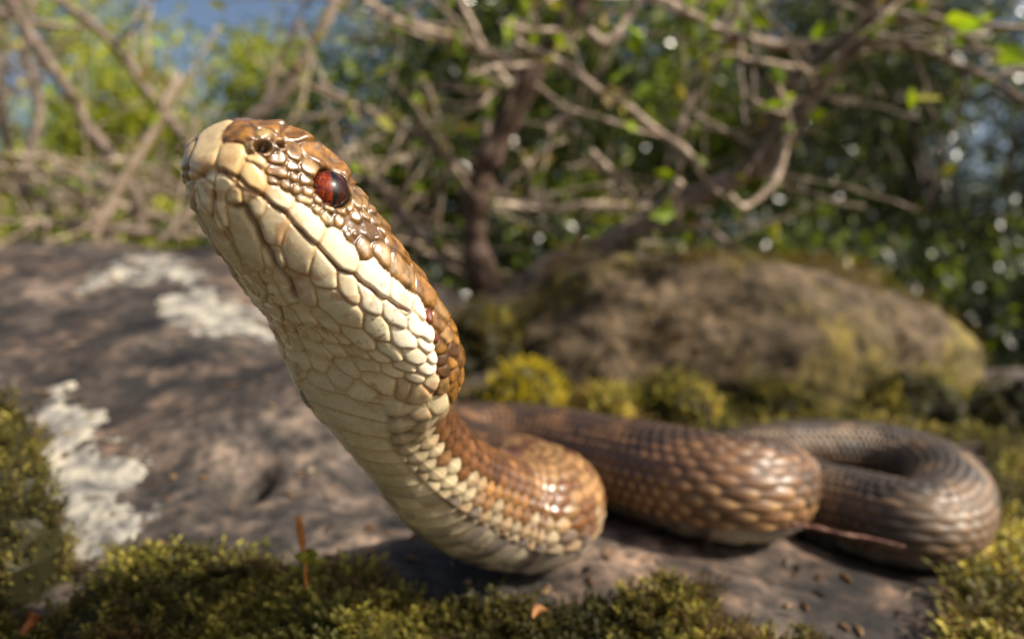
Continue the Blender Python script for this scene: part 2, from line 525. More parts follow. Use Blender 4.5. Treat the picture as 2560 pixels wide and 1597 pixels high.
# ... nor where the photograph already shows the far side's own scale
mm = mirror((seedA + seedB) / 2)
for i in np.where(keep)[0]:
    ab = seedB - seedA
    t = np.clip(((mm[i] - seedA) * ab).sum(-1) / np.maximum((ab * ab).sum(-1), 1e-9), 0, 1)
    dist = np.linalg.norm(mm[i] - (seedA + t[:, None] * ab), axis=-1) - seedR
    if dist.min() < .35 * seedR[i]: keep[i] = False
keep[[SC.index(q) for q in SC if q[:3] == ('1', 690, 1180)]] = False
A_ = np.vstack([seedA, mirror(seedA[keep])]); B_ = np.vstack([seedB, mirror(seedB[keep])])
R_ = np.r_[seedR, seedR[keep]]; C_ = np.vstack([seedC, seedC[keep]])

def seg_dist(p, a, b):
    ab = b - a
    t = np.clip(((p[:, None] - a) * ab).sum(-1) / np.maximum((ab * ab).sum(-1), 1e-9), 0, 1)
    return np.linalg.norm(p[:, None] - (a + t[..., None] * ab), axis=-1)
# scales for what the photograph hides (crown, far side): greedy fill
rng = np.random.default_rng(5)
ci_ = rng.permutation(len(HV))[:6000]
cand = HV[ci_]
cphi = np.abs(np.tile(PHIs, nh)[ci_])
dmin = np.min(seg_dist(cand, A_, B_) - R_, axis=1)
fa, fr, fp = [], [], []
while True:
    i = int(np.argmax(dmin))
    if dmin[i] < .115 or len(fa) > 160: break
    r = .075
    fa.append(cand[i]); fr.append(r); fp.append(cphi[i])
    dmin = np.minimum(dmin, np.linalg.norm(cand - cand[i], axis=1) - r)
if fa:
    fa = np.array(fa)
    fc = np.where((np.array(fp) < .23)[:, None], np.array(BROWN) * rng.uniform(.6, 1.2, (len(fa), 1)), np.array(CHIN))
    A_ = np.vstack([A_, fa]); B_ = np.vstack([B_, fa]); R_ = np.r_[R_, fr]; C_ = np.vstack([C_, fc])
C_ = C_ * rng.uniform(.9, 1.08, (len(C_), 1))

F1 = np.empty(len(HV)); F2 = np.empty(len(HV)); I1 = np.empty(len(HV), int); TAX = np.empty(len(HV))
warp = HV + .006 * np.stack([vnoise(HV * 9, 31), vnoise(HV * 9, 37), vnoise(HV * 9, 41)], -1)
for k0 in range(0, len(HV), 6000):
    q = warp[k0:k0 + 6000]
    d = seg_dist(q, A_, B_) - R_
    o2 = np.argpartition(d, 1, axis=1)[:, :2]
    ar = np.arange(len(q))
    da, db = d[ar, o2[:, 0]], d[ar, o2[:, 1]]
    sw = da > db
    i1 = np.where(sw, o2[:, 1], o2[:, 0])
    f1 = np.minimum(da, db)
    z = np.partition(d, 4, axis=1)[:, :5]; z.sort(axis=1)
    f2 = z[:, 1] - .016 * np.log(np.exp(-(z[:, 1:] - z[:, 1:2]) / .016).sum(1))       # rounds the corners of the shields
    F1[k0:k0 + 6000] = f1; F2[k0:k0 + 6000] = np.maximum(f2, f1); I1[k0:k0 + 6000] = i1
    TAX[k0:k0 + 6000] = ((q - (A_[i1] + B_[i1]) / 2) * -A0 * -1).sum(-1) / np.maximum(R_[i1], .03)
edge = (F2 - F1) / 2                               # distance from the suture
rr_ = np.minimum(R_[I1], .13)
dome = 1 - np.clip(1 - edge / (rr_ * .75), 0, 1) ** 2.4
pale_s = sstep(C_[I1][:, 2], .12, .3)               # the pale shields are flat and tightly fitted, the bronze ones beaded
dome_f = 1 - np.clip(1 - edge / .030, 0, 1) ** 2.2
gul = np.where(np.abs(C_[I1][:, 0] / np.maximum(C_[I1][:, 2], .01) - .64 / .34) < .12, .55, 1.0)
h_head = pale_s * gul * (.013 * dome_f + .008 * dome) + (1 - pale_s) * .028 * np.clip(rr_ / .1, .5, 1.1) * dome + .012 * np.clip(TAX, -1, 1) * sstep(edge, 0, .03)
h_head -= gul * (.010 - .003 * pale_s) * np.exp(-(edge / .008) ** 2)
seam = np.exp(-(edge / .0095) ** 2)
seam_w = np.exp(-(edge / .022) ** 2) * (1 - .35 * pale_s)
stain = fbm(HV * 6, 4, 71)
c_head = C_[I1].copy()
lightm = sstep(c_head[:, 2], .12, .3)
# rusty blush on the pale shields
st_ = sstep(stain, .28, .75)[:, None] * lightm[:, None]
c_head = c_head * (1 - .5 * st_) + np.array((.34, .13, .035)) * .5 * st_
spk = (sstep(vnoise(HV * 26, 91), .62, .8) * sstep(fbm(HV * 2.2, 2, 5), .1, .5))[:, None] * lightm[:, None]
c_head = c_head * (1 - .65 * spk) + np.array((.22, .06, .02)) * .65 * spk
# bronze scales: mottling
mott = fbm(HV * 14, 3, 12)[:, None]
c_head = np.where(lightm[:, None] < .5, c_head * (.68 + .42 * mott), c_head)
seamc = np.where(lightm[:, None] > .5, np.array((.38, .205, .065)), np.array((.07, .032, .010)))
c_head = c_head * (1 - .35 * seam_w[:, None]) + seamc * .35 * seam_w[:, None]
chin_m = (np.abs(C_[I1][:, 0] / np.maximum(C_[I1][:, 2], .01) - .64 / .34) < .12)[:, None]
sk = np.where(chin_m, .30, np.where(lightm[:, None] > .5, .52, .72)) * seam[:, None]
c_head = c_head * (1 - sk) + seamc * sk

def poly3(reg, pts):
    ox, oy, k = REG[reg]
    return np.array([HV[pick(ox + x * k, oy + y * k)] for x, y in pts])

def poly_dist(p, pl):
    return np.min(seg_dist(p, pl[:-1], pl[1:]), axis=1)
lips = poly3('1', [(190,1240),(300,1110),(440,1030),(600,1000),(740,1030)])
mouth = np.vstack([lips[-1:], poly3('1', [(1000,1120),(1150,1290),(1330,1370)]),
                   poly3('2', [(1250,110),(1400,240),(1560,330),(1700,520),(1900,740),(2120,900)]),
                   poly3('b', [(940,340),(1010,405),(1130,440),(1190,520),(1340,620),(1400,655),(1570,755)])])
fold = np.vstack([poly3('2', [(690,240),(870,270),(960,430),(1080,620),(1200,880),(1310,1060),(1450,1300),(1600,1500)]), poly3('3', [(880,330),(920,430)])])
groove = np.vstack([poly3('2', [(380,20),(385,150),(440,350),(600,640),(720,880),(900,1150),(1100,1380)]), poly3('3', [(500,400),(660,530),(700,700),(800,850),(950,1050)])])
for pl, dep, wd, cmix, colr in ((lips, .016, .016, .55, (.24, .09, .025)), (mouth, .036, .016, .75, (.19, .065, .02)), (fold, .062, .032, .7, (.17, .085, .03)), (groove, .040, .018, .6, (.30, .17, .06))):
    for q in (pl, mirror(pl)):
        lo, hi = q.min(0) - .2, q.max(0) + .2
        sel = np.where(np.all((HV > lo) & (HV < hi), 1))[0]
        dd = poly_dist(warp[sel], q)
        g = np.exp(-(dd / wd) ** 2)
        h_head[sel] -= dep * g
        g2 = (cmix * np.exp(-(dd / (wd * .9)) ** 2))[:, None]
        c_head[sel] = c_head[sel] * (1 - g2) + np.array(colr) * g2
# nostrils
for (x, y, r, dep) in (('1',) and ((1400, 580, .052, .10), (1720, 540, .036, .07))):
    for m_ in (0, 1):
        q = HV[pick(460 + x / 7.2, 290 + y / 7.2)]
        if m_: q = mirror(q)
        dd = np.linalg.norm(HV - q, axis=1)
        g = np.exp(-(dd / r) ** 4)
        h_head -= dep * g
        h_head += .022 * np.exp(-((dd - r * 1.35) / .025) ** 2)
        c_head = c_head * (1 - .95 * g[:, None]) + np.array((.022, .012, .006)) * .95 * g[:, None]
# brow shield over the eye, canthal ridge
brow = poly3('a', [(1000,190),(1230,330),(1460,470),(1600,555),(1690,620)])
disp_extra = np.zeros((len(HV), 3))
bdir = nrm(D0 * .7 + L0 * .75)
for m_ in (0, 1):
    q = mirror(brow) if m_ else brow
    bd = bdir - 2 * np.dot(bdir, L0) * L0 if m_ else bdir
    dd = poly_dist(HV, q)
    fade = 1 - .75 * sstep(np.linalg.norm(HV - q[-2], axis=1), .30, .0) * 0 - .6 * sstep((HV - q[-2]) @ A0, -.12, .08)
    disp_extra += (.085 * fade * np.exp(-(dd / .085) ** 2))[:, None] * bd
# eye sockets
EYE_R = .205
ie = pick(833, 470)
eye_p, eye_n = HV[ie], HN[ie]
eye_n = nrm(eye_n + .25 * -nrm(eye_p))
eye_c = eye_p - eye_n * .155
eyes = []
for m_ in (0, 1):
    c_, n_ = eye_c, eye_n
    if m_:
        c_ = mirror(eye_c); n_ = eye_n - 2 * np.dot(eye_n, L0) * L0
    rel = HV - c_
    ax_ = rel @ n_
    rho = np.linalg.norm(rel - ax_[:, None] * n_, axis=1)
    inn = (ax_ > -.05)
    push = np.where(inn, .30 * (1 - sstep(rho, .115, .190)), 0)
    disp_extra -= push[:, None] * n_
    h_head *= np.where(inn, sstep(rho, .12, .19), 1)
    c_head = np.where((inn & (rho < .168))[:, None], np.array((.03, .016, .008)), c_head)
    eyes.append((c_, n_))

# ---- body scales in (s, around) space
gS = np.repeat(SS[:, None], K, 1)
gP = np.repeat(PHIs[None, :], len(SS), 0)
circ = 2 * np.pi * np.sqrt((tw ** 2 + ((td + tv) / 2) ** 2) / 2)
VEN = np.interp(SS, [0, 3.4, 6.0, 45], [.405, .405, .335, .335])[:, None]   # |phi| beyond this is belly
pitch = np.interp(SS, [0, 3, 6, 10, 24, 29, 45], [.24, .25, .25, .255, .255, .19, .17])
su = np.cumsum(np.r_[0, np.diff(SS) / pitch[1:]])
gU = np.repeat(su[:, None], K, 1)
NR = np.interp(SS, [0, 3.2, 10, 24, 34, 45], [7.0, 7.5, 10.5, 10.5, 8.5, 7.5])[:, None]   # scale rows on each flank
gVc = gP / VEN * NR
best = np.full(gU.shape, -1.0); bu = np.zeros_like(gU); bv = np.zeros_like(gU); bdv = np.zeros_like(gU); bdu = np.zeros_like(gU)
j0 = np.round(gVc)
for dj in (-1, 0, 1):
    j = j0 + dj
    offu = (j.astype(int) % 2) * .5
    for di in (-1, 0, 1):
        i_ = np.round(gU - offu) + di
        du_ = gU - (i_ + offu); dv_ = gVc - j
        e_ = (np.abs(du_) / .64) ** 2.0 + (np.abs(dv_) / .70) ** 2.0
        hh = np.where(e_ < 1, (.55 + .70 * du_) * np.clip(1 - e_, 0, 1) ** .45 + .08 * np.exp(-(dv_ / .12) ** 2) * (1 - e_), -1)
        m = hh > best
        best = np.where(m, hh, best); bu = np.where(m, i_ + offu, bu); bv = np.where(m, j, bv); bdv = np.where(m, dv_, bdv); bdu = np.where(m, du_, bdu)
best = np.clip(best, 0, 1.3)
# belly: broad scutes, one free edge each
vp = np.interp(SS, [0, 5, 10, 45], [.22, .27, .36, .36])
vu = np.cumsum(np.r_[0, np.diff(SS) / vp[1:]])
gW = np.repeat(vu[:, None], K, 1) + .22 * np.cos((np.abs(gP) - .5) / (.5 - VEN) * np.pi / 2)
fr_ = gW - np.floor(gW)
hb = (fr_ ** 1.5) * (1 - sstep(fr_, .93, 1.0))
belly = sstep(np.abs(gP), VEN - .012, VEN + .008)
amp = np.interp(SS, [0, 4, 8, 45], [.032, .050, .105, .095])[:, None]
h_body = amp * (best * (1 - belly) + hb * .55 * belly)
# colours of the body
hid = _hash(np.round(bu * 2).astype(np.int64), np.round(bv).astype(np.int64), np.zeros_like(bu).astype(np.int64), 3)
bs = np.interp(bu, su, SS)                         # s at the scale's centre: one colour to a scale
bp = bv / NR
tri = 2 * np.abs((bs / 2.3) % 1 - .5) * 2 - 1
zz = np.abs(bp * .9 - .16 * tri)
dark = 1 - sstep(zz, .20, .27)
spots = (1 - sstep(np.abs(np.abs(bp) - .68), .10, .18)) * sstep(np.cos(bs / 2.3 * 2 * np.pi + np.pi * (tri > 9)), .1, .5)
far = sstep(gS, 7.5, 12.0)
base1 = np.array((.30, .15, .05)); base2 = np.array((.155, .080, .036))
cb = base1 * (1 - far[..., None]) + base2 * far[..., None]
cb = cb * (1 + .3 * hid[..., None])
dk = np.array((.075, .026, .010))[None, None] * (1 - far[..., None]) + np.array((.040, .024, .016)) * far[..., None]
tailg = sstep(gS, 25.0, 28.0)[..., None]
cb = cb * (1 - tailg) + np.array((.135, .084, .046)) * (1 + .3 * hid[..., None]) * tailg
dk = dk * (1 - tailg) + np.array((.030, .024, .020)) * tailg
cb = cb * (1 - .85 * dark[..., None]) + dk * .85 * dark[..., None]
cb = cb * (1 - .7 * spots[..., None]) + dk * .7 * spots[..., None]
hid2 = _hash(np.round(bu * 2).astype(np.int64), np.round(bv).astype(np.int64), np.ones_like(bu).astype(np.int64), 9)
# golden side of the near bend, flecked with dark rust
gold = (sstep(gS, 6.3, 7.6) * (1 - sstep(gS, 9.5, 11.5)))[..., None]
goldc = np.where((hid2 > .4)[..., None], np.array((.11, .042, .015)), np.array((.28, .158, .062)) * (1 + .35 * hid[..., None]))
cb = cb * (1 - .8 * gold) + goldc * .8 * gold
# pale flank of the throat and neck, freckled slate towards the bend
lim = np.interp(gS, [3, 5, 6.5, 8, 10], [.70, .70, .70, .70, .84])
lim = lim + .10 * hid2
low = sstep(np.abs(bp), lim, lim + .10)[..., None]
pg_ = sstep(gS, 4.6, 6.4)[..., None]
pale = (np.array((.50, .41, .26)) * (1 - pg_) + np.array((.33, .26, .17)) * pg_) * (1 + .25 * hid[..., None])
nearh = (1 - sstep(gS, 8.5, 11.0))[..., None]
sl = .35 + .65 * sstep(gS, 4.2, 6.2)
sp2 = (hid2 > 1 - .75 * sl)[..., None]
sp3 = (hid2 < -1 + .75 * sl)[..., None]
cen_ = sstep(1 - (np.abs(bdu) / .68) ** 2 - (np.abs(bdv) / .72) ** 2, .25, .6)[..., None]
pale = pale * (1 - sp2 * cen_ * .8) + np.array((.085, .072, .075)) * sp2 * cen_ * .8
pale = pale * (1 - sp3 * cen_ * .7) + np.array((.28, .18, .10)) * sp3 * cen_ * .7
cb = cb * (1 - low * nearh) + pale * low * nearh
tipp = sstep(bdu, .15, .5)[..., None] * sstep(np.abs(bp), .55, .75)[..., None] * (1 - nearh) * (1 - tailg)
cb = cb * (1 - .7 * tipp) + np.array((.44, .27, .11)) * .7 * tipp
# dark post-ocular band down the side of the neck
pb = ((1 - sstep(np.abs(np.abs(bp) - .45), .20, .26)) * (1 - sstep(gS, 5.8, 7.4)))[..., None]
cb = cb * (1 - .9 * pb) + np.where((hid2 > -.3)[..., None], np.array((.060, .022, .008)), np.array((.15, .062, .022))) * (1 + .35 * hid[..., None]) * .9 * pb
edge_b = (1 - sstep(best, .18, .62))[..., None]
cb = cb * (1 - .85 * edge_b) + cb * .22 * edge_b
keelc = np.exp(-(bdv / .14) ** 2)[..., None]
cb = cb * (1 + .15 * keelc)
# belly colour
pb3 = np.stack([gW * 1.0, gP * 30, gS * 0], -1)
bl_n = fbm(np.stack([np.floor(gW) * 1.37 + fr_ * .6, gP * 13, gP * 0 + 3], -1), 3, 8)
bc = np.array((.58, .49, .31))[None, None] * np.ones_like(cb)
tograde = sstep(gS, 4.2, 7.0)[..., None]
bc = bc * (1 - .55 * tograde) + np.array((.26, .235, .21)) * .55 * tograde
spd = (sstep(bl_n, -.12, .25) * sstep(gS, 3.2, 4.6) * (.5 + .5 * sstep(gS, 4.5, 7)) * (.45 + .55 * sstep(fr_, .2, .8)))[..., None]
bc = bc * (1 - .92 * spd) + np.array((.055, .042, .044)) * .92 * spd
slate = (sstep(np.abs(gP), .44, .35) if False else (1 - sstep(np.abs(gP), VEN, VEN + .07))) [..., None] * sstep(gS, 4.0, 6.0)[..., None] * sstep(vnoise(np.stack([np.floor(gW) * 1.7, gP * 3, gP * 0], -1), 6), -.5, .3)[..., None]
bc = bc * (1 - .7 * slate) + np.array((.10, .085, .085)) * .7 * slate
ln = (sstep(fr_, .84, .96))[..., None]
bc = bc * (1 - .65 * ln) + np.array((.17, .10, .05)) * .65 * ln
cb = cb * (1 - belly[..., None]) + bc * belly[..., None]

# ---- merge head and body
wS = sstep(SS, 3.15, 3.5)[:, None]
h_all = h_body.copy(); c_all = cb.copy()
hh2 = np.zeros_like(h_body); hh2[:nh] = h_head.reshape(nh, K)
ch2 = np.zeros_like(cb); ch2[:nh] = c_head.reshape(nh, K, 3)
# the traced scales reach further back on the flank than on the belly
back = np.interp(np.abs(PHIs), [0, .10, .2, .30, .36, .5], [3.35, 3.35, 3.45, 3.15, 2.85, 2.75])
wH = 1 - sstep(SS[:, None] - back[None], -.22, .22)
h_all = h_all * (1 - wH) + hh2 * wH
c_all = c_all * (1 - wH[..., None]) + ch2 * wH[..., None]
Vx = V0.copy()
ex = np.zeros_like(Vx); ex[:nh] = disp_extra.reshape(nh, K, 3)
snout = sstep(SS, 0, .05)[:, None, None]
Vf = V0 + N0 * (h_all[..., None]) * snout + ex * wH[..., None]
Vf += N0 * (.010 * fbm(V0 * 3.0, 2, 4))[..., None] * snout

nr = len(SS)
ii, kk = np.meshgrid(np.arange(nr - 1), np.arange(K), indexing='ij')
k2 = (kk + 1) % K
quads = np.stack([ii * K + kk, ii * K + k2, (ii + 1) * K + k2, (ii + 1) * K + kk], -1).reshape(-1, 4)
# close the snout and the tail tip with degenerate-free fans folded into quads
vall = np.vstack([Vf.reshape(-1, 3), Vf[0].mean(0)[None], Vf[-1].mean(0)[None]])
call = np.vstack([c_all.reshape(-1, 3), c_all[0].mean(0)[None], c_all[-1].mean(0)[None]])
n0 = nr * K
kq = np.arange(0, K, 2)
cap0 = np.stack([np.full_like(kq, n0), (kq + 2) % K, kq + 1, kq], -1)
cap1 = np.stack([np.full_like(kq, n0 + 1), (nr - 1) * K + kq, (nr - 1) * K + kq + 1, (nr - 1) * K + (kq + 2) % K], -1)
quads = np.vstack([quads, cap0, cap1])
snake = thing('snake', P(1680, 1330, 13.5), 'brown viper with cream throat rearing its head above the mossy rock', 'snake')
gl = 1 - .6 * sstep(SS, 4.5, 11.0) - .25 * sstep(SS, 25, 28)                # polish of the skin: wet-looking shields, duller keeled scales
gloss = np.r_[np.repeat(gl, K), gl[0], gl[-1]]
body = mesh_np('body', vall, np.ascontiguousarray(quads), M_SKIN, snake, True, np.c_[call, gloss], base=cc[500])
print('snake', len(vall), 'verts', len(quads), 'quads', 'length', CS[-1])

# eyes: a flattened ball each, its axis looking out of the socket
def make_eye(c_, n_, side):
    nu, nv = 48, 32
    th = np.linspace(0, 2 * np.pi, nu, endpoint=False); ph = np.linspace(0.001, np.pi - .001, nv)
    r = EYE_R
    X = r * np.sin(ph)[:, None] * np.cos(th); Y = r * np.sin(ph)[:, None] * np.sin(th); Z = r * np.cos(ph)[:, None] * np.ones(nu)
    v = np.stack([X, Y, Z], -1).reshape(-1, 3)
    a_, b_ = np.meshgrid(np.arange(nv - 1), np.arange(nu), indexing='ij')
    b2 = (b_ + 1) % nu
    f = np.stack([a_ * nu + b_, (a_ + 1) * nu + b_, (a_ + 1) * nu + b2, a_ * nu + b2], -1).reshape(-1, 4)
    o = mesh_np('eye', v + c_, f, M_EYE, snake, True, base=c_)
    from mathutils import Matrix
    z = Vector(n_); y = Vector((.06, 0, 1)); y = (y - z * y.dot(z)).normalized(); x = y.cross(z)
    # tip the slit a little off the upright
    o.rotation_mode = 'QUATERNION'
    o.rotation_quaternion = Matrix((x, y, z)).transposed().to_quaternion()
    return o
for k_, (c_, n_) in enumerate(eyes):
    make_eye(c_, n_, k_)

# ------------------------------------------------------------------ terrain: the boulder the snake lies on
def rbf(ptsxy, z, lam=.02):
    n = len(z)
    d = np.linalg.norm(ptsxy[:, None] - ptsxy[None], axis=-1)
    K_ = d + lam * np.eye(n)                       # linear kernel: no overshoot
    Pm = np.c_[np.ones(n), ptsxy]
    A = np.block([[K_, Pm], [Pm.T, np.zeros((3, 3))]])
    return np.linalg.solve(A, np.r_[z, 0, 0, 0])

TP = []
for i in range(7 * 40, len(CL), 20):               # contact line under the coils
    if CS[i] > CS[-1] - 2.5: continue
    TP.append((CL[i, 0], CL[i, 1], CL[i, 2] - np.interp(CS[i], TS, TV) - .03 - (.45 if CS[i] < 9 else 0)))
for px, py, d in [(400,1310,12),(585,1195,14),(100,900,20),(500,700,26),(0,640,34),(500,610,38),(900,640,40),(900,900,18),(1180,1060,24),(760,1000,16),
                  (250,1100,15),(1000,760,30),(1230,760,36),(1500,960,34),(2000,1040,28),(2450,1100,24),(-600,700,30),(-700,1000,18),(3000,1250,22),
                  (1280,1720,9.0),(700,1720,9.0),(1900,1660,9.4),(200,1600,9.6),(2350,1560,10.5),(2700,1500,12),(2500,1330,16),
                  (-300,1500,10),(1280,2600,6.0),(400,2600,6.0),(2200,2600,6.0),(3100,1800,10),
                  (1400,930,48),(2200,960,46),(3000,1000,44),(300,640,50),(900,700,56),(-600,640,52)]:
    TP.append(tuple(P(px, py, d)))
TP = np.array(TP)
TC = rbf(TP[:, :2], TP[:, 2])

def terr0(x, y):
    x = np.asarray(x, float); y = np.asarray(y, float)
    r = TC[-3] + TC[-2] * x + TC[-1] * y
    for (a, b), c in zip(TP[:, :2], TC[:-3]):
        r = r + c * np.sqrt((x - a) ** 2 + (y - b) ** 2)
    return r

def terr(x, y):
    """height of the boulder's surface (cm, camera frame)"""
    x = np.asarray(x, float); y = np.asarray(y, float)
    z = terr0(x, y)
    p = np.stack([x, y, np.zeros_like(x)], -1)
    calm = .35 + .65 * sstep(np.hypot(x - 3, y - 14), 5, 11)
    z = z + calm * (.55 * fbm(p * .16, 3, 50) + .16 * fbm(p * .8, 4, 60))
    # the boulder's rim falls to the forest floor
    q = np.maximum(np.abs(x) / 62, np.where(y > 14, (y - 14) / 56, (14 - y) / 30))
    z = z - 60 * sstep(q, .72, 1.0)
    # weathered pit
    hx, hy = HOLE
    z = z - 1.3 * np.exp(-((x - hx) ** 2 + ((y - hy) / 1.6) ** 2) / .14)
    return z
HOLE = (0., -99.)

def hit(px, py, d0=7.0, d1=75.0, n=700):
    """where the photograph's line of sight meets the boulder"""
    d = np.linspace(d0, d1, n)
    q = np.array([P(px, py, t) for t in d])
    g = q[:, 2] - terr(q[:, 0], q[:, 1])
    k = np.where(g < 0)[0]
    i = k[0] if len(k) else n - 1
    return q[i]
h_ = hit(618, 1200)
HOLE = (h_[0], h_[1])

def sinhgrid(n, lo, hi, c, w):
    a, b = np.arcsinh((lo - c) / w), np.arcsinh((hi - c) / w)
    return c + w * np.sinh(np.linspace(a, b, n))
gx = sinhgrid(400, -62, 62, 0, 7)
gy = sinhgrid(400, -16, 70, 11, 7)
GX, GY = np.meshgrid(gx, gy, indexing='xy')
GZ = np.maximum(terr(GX, GY), -55.5)
bv_ = np.stack([GX, GY, GZ], -1).reshape(-1, 3)
ny, nx = GX.shape
a_, b_ = np.meshgrid(np.arange(ny - 1), np.arange(nx - 1), indexing='ij')
bq = np.stack([a_ * nx + b_, a_ * nx + b_ + 1, (a_ + 1) * nx + b_ + 1, (a_ + 1) * nx + b_], -1).reshape(-1, 4)
# random dark and light blotches over the stone
tint = np.ones((len(bv_), 3))
n_a = fbm(bv_ * .22, 3, 77)
n_b = fbm(bv_ * .75, 4, 78)
tint *= (1 + .45 * n_a + .75 * np.clip(n_b, -.8, .9))[:, None]
n_c = sstep(fbm(bv_ * 1.3, 3, 79), .45, .85)[:, None]
tint = tint * (1 - n_c) + np.array((1.8, 1.7, 1.6)) * n_c
pit = np.exp(-((bv_[:, 0] - HOLE[0]) ** 2 + ((bv_[:, 1] - HOLE[1]) / 1.6) ** 2) / .14)[:, None]
tint = tint * (1 - .7 * pit)                        # pit darkened: its shade is put into the colour
boulder = mesh_np('boulder', bv_, bq, M_ROCK, None, True, np.clip(tint, .08, 2.6), base=(0, 14, -5))
tag(boulder, 'low brown boulder with lichen and moss that the viper lies on', 'boulder')

# forest floor
fl = np.array([[-30000, -30000, -55.0], [30000, -30000, -55.0], [30000, 30000, -55.0], [-30000, 30000, -55.0]])
ground = mesh_np('ground', fl, np.array([[0, 1, 2, 3]]), mat_ground(), None, False)
tag(ground, kind='structure')

# ------------------------------------------------------------------ lichen crusts
def in_poly(x, y, poly):
    r = np.zeros(np.shape(x), bool)
    j = len(poly) - 1
    for i in range(len(poly)):
        xi, yi = poly[i]; xj, yj = poly[j]
        c = ((yi > y) != (yj > y)) & (x < (xj - xi) * (y - yi) / (yj - yi + 1e-12) + xi)
        r ^= c; j = i
    return r

def poly_edge(x, y, poly):
    p = np.stack([x, y], -1)
    best_ = np.full(np.shape(x), 1e9)
    for i in range(len(poly)):
        a, b = np.array(poly[i - 1]), np.array(poly[i])
        ab = b - a
        t = np.clip(((p - a) * ab).sum(-1) / max((ab * ab).sum(), 1e-9), 0, 1)
        best_ = np.minimum(best_, np.linalg.norm(p - (a + t[..., None] * ab), axis=-1))
    return np.where(in_poly(x, y, poly), best_, -best_)

def lichen(pix, label, seed, thick=.035):
    w = [hit(*p)[:2] for p in pix]
    w = [tuple(a) for a in w]
    xs, ys = [a[0] for a in w], [a[1] for a in w]
    st_ = max(max(xs) - min(xs), max(ys) - min(ys)) / 150
    X, Y = np.meshgrid(np.arange(min(xs) - 4 * st_, max(xs) + 4 * st_, st_), np.arange(min(ys) - 4 * st_, max(ys) + 4 * st_, st_))
    size = min(max(xs) - min(xs), max(ys) - min(ys))
    e = poly_edge(X, Y, w) + size * .13 * fbm(np.stack([X, Y, X * 0], -1) * (6 / size), 6, seed, .72)
    holes = fbm(np.stack([X, Y, X * 0], -1) * (7 / size), 4, seed + 9)
    e = np.minimum(e, (.85 - holes) * size * .3)
    ok = e > 0
    Z = terr(X, Y) + thick * sstep(e, -.02 * size, .06 * size) + thick * .5 * fbm(np.stack([X, Y, X * 0], -1) * (14 / size), 3, seed + 3) * sstep(e, 0, .1 * size)
    Z = np.maximum(Z, terr(X, Y) + .012)
    v = np.stack([X, Y, Z], -1).reshape(-1, 3)
    a, b = np.meshgrid(np.arange(X.shape[0] - 1), np.arange(X.shape[1] - 1), indexing='ij')
    m = ok[:-1, :-1] & ok[1:, :-1] & ok[:-1, 1:] & ok[1:, 1:]
    a, b = a[m], b[m]
    n = X.shape[1]
    f = np.stack([a * n + b, a * n + b + 1, (a + 1) * n + b + 1, (a + 1) * n + b], -1)
    used, inv = np.unique(f, return_inverse=True)
    o = mesh_np('lichen', v[used], inv.reshape(-1, 4), M_LICHEN, None, True, base=v[used].mean(0))
    return tag(o, label, 'lichen', 'lichen crusts on the boulder')
lichen([(255,700),(300,650),(360,632),(430,650),(480,690),(470,715),(400,705),(330,712),(270,715)], 'flat pale lichen crust high on the left slope of the boulder', 1)
lichen([(408,750),(470,720),(560,735),(640,770),(700,800),(680,845),(560,848),(480,835),(420,800)], 'broad cream lichen crust on the boulder just behind the viper\'s throat', 2)
lichen([(95,1000),(165,965),(205,990),(215,1040),(262,1080),(290,1130),(340,1110),(370,1160),(395,1210),(360,1250),(390,1290),(350,1350),(270,1400),(200,1385),(130,1340),(125,1240),(110,1120)], 'large chalky white lichen crust beside the left moss cushion', 3, .045)
lichen([(830,925),(870,905),(890,935),(850,950)], 'small pale lichen spot on the dark rock behind the neck', 4, .03)

# ------------------------------------------------------------------ the mossy boulder behind
def blob_rock(name, c, r, label, seed, mat, tint):
    nu, nv = 260, 150
    th = np.linspace(0, 2 * np.pi, nu, endpoint=False); ph = np.linspace(.01, np.pi - .01, nv)
    n = np.stack([np.sin(ph)[:, None] * np.cos(th), np.sin(ph)[:, None] * np.sin(th), np.cos(ph)[:, None] * np.ones(nu)], -1)
    n = np.sign(n) * np.abs(n) ** .9
    v = n * np.array(r) * (1 + .13 * fbm(n * 1.6, 3, seed) + .02 * fbm(n * 9, 4, seed + 5))[..., None] + np.array(c)
    a, b = np.meshgrid(np.arange(nv - 1), np.arange(nu), indexing='ij'); b2 = (b + 1) % nu
    f = np.stack([a * nu + b, (a + 1) * nu + b, (a + 1) * nu + b2, a * nu + b2], -1).reshape(-1, 4)
    v = v.reshape(-1, 3)
    m = fbm(v * .28, 4, seed + 20)
    top = sstep(n.reshape(-1, 3)[:, 2], -.1, .6)
    t = np.clip(sstep(m, -.25, .45) * (.55 + .45 * top), 0, 1)[:, None]
    col = np.array(tint[0]) * (1 - t) + np.array(tint[1]) * t
    col = col * (1 + .45 * fbm(v * 1.5, 3, seed + 30))[:, None]
    o = mesh_np(name, v, f, mat, None, True, np.clip(col, .005, 2), base=c)
    tag(o, label, 'boulder')
    return v, n.reshape(-1, 3)
M_MOSSROCK, _nt, _b = new_mat('mossy_rock')
_att = _nt.nodes.new('ShaderNodeVertexColor'); _att.layer_name = 'Col'
_n = noise_node(_nt, 160, 5, .65, geo_pos(_nt))
_r = ramp(_nt, [(.35, (.45, .45, .45)), (.65, (1.5, 1.45, 1.35))])
_nt.links.new(_n.outputs[0], _r.inputs[0])
_nt.links.new(mixc(_nt, 1, _att.outputs[0], _r.outputs[0], 'MULTIPLY'), _b.inputs['Base Color'])
_b.inputs['Roughness'].default_value = .95
bump(_nt, _b, _n.outputs[0], .8, .004)
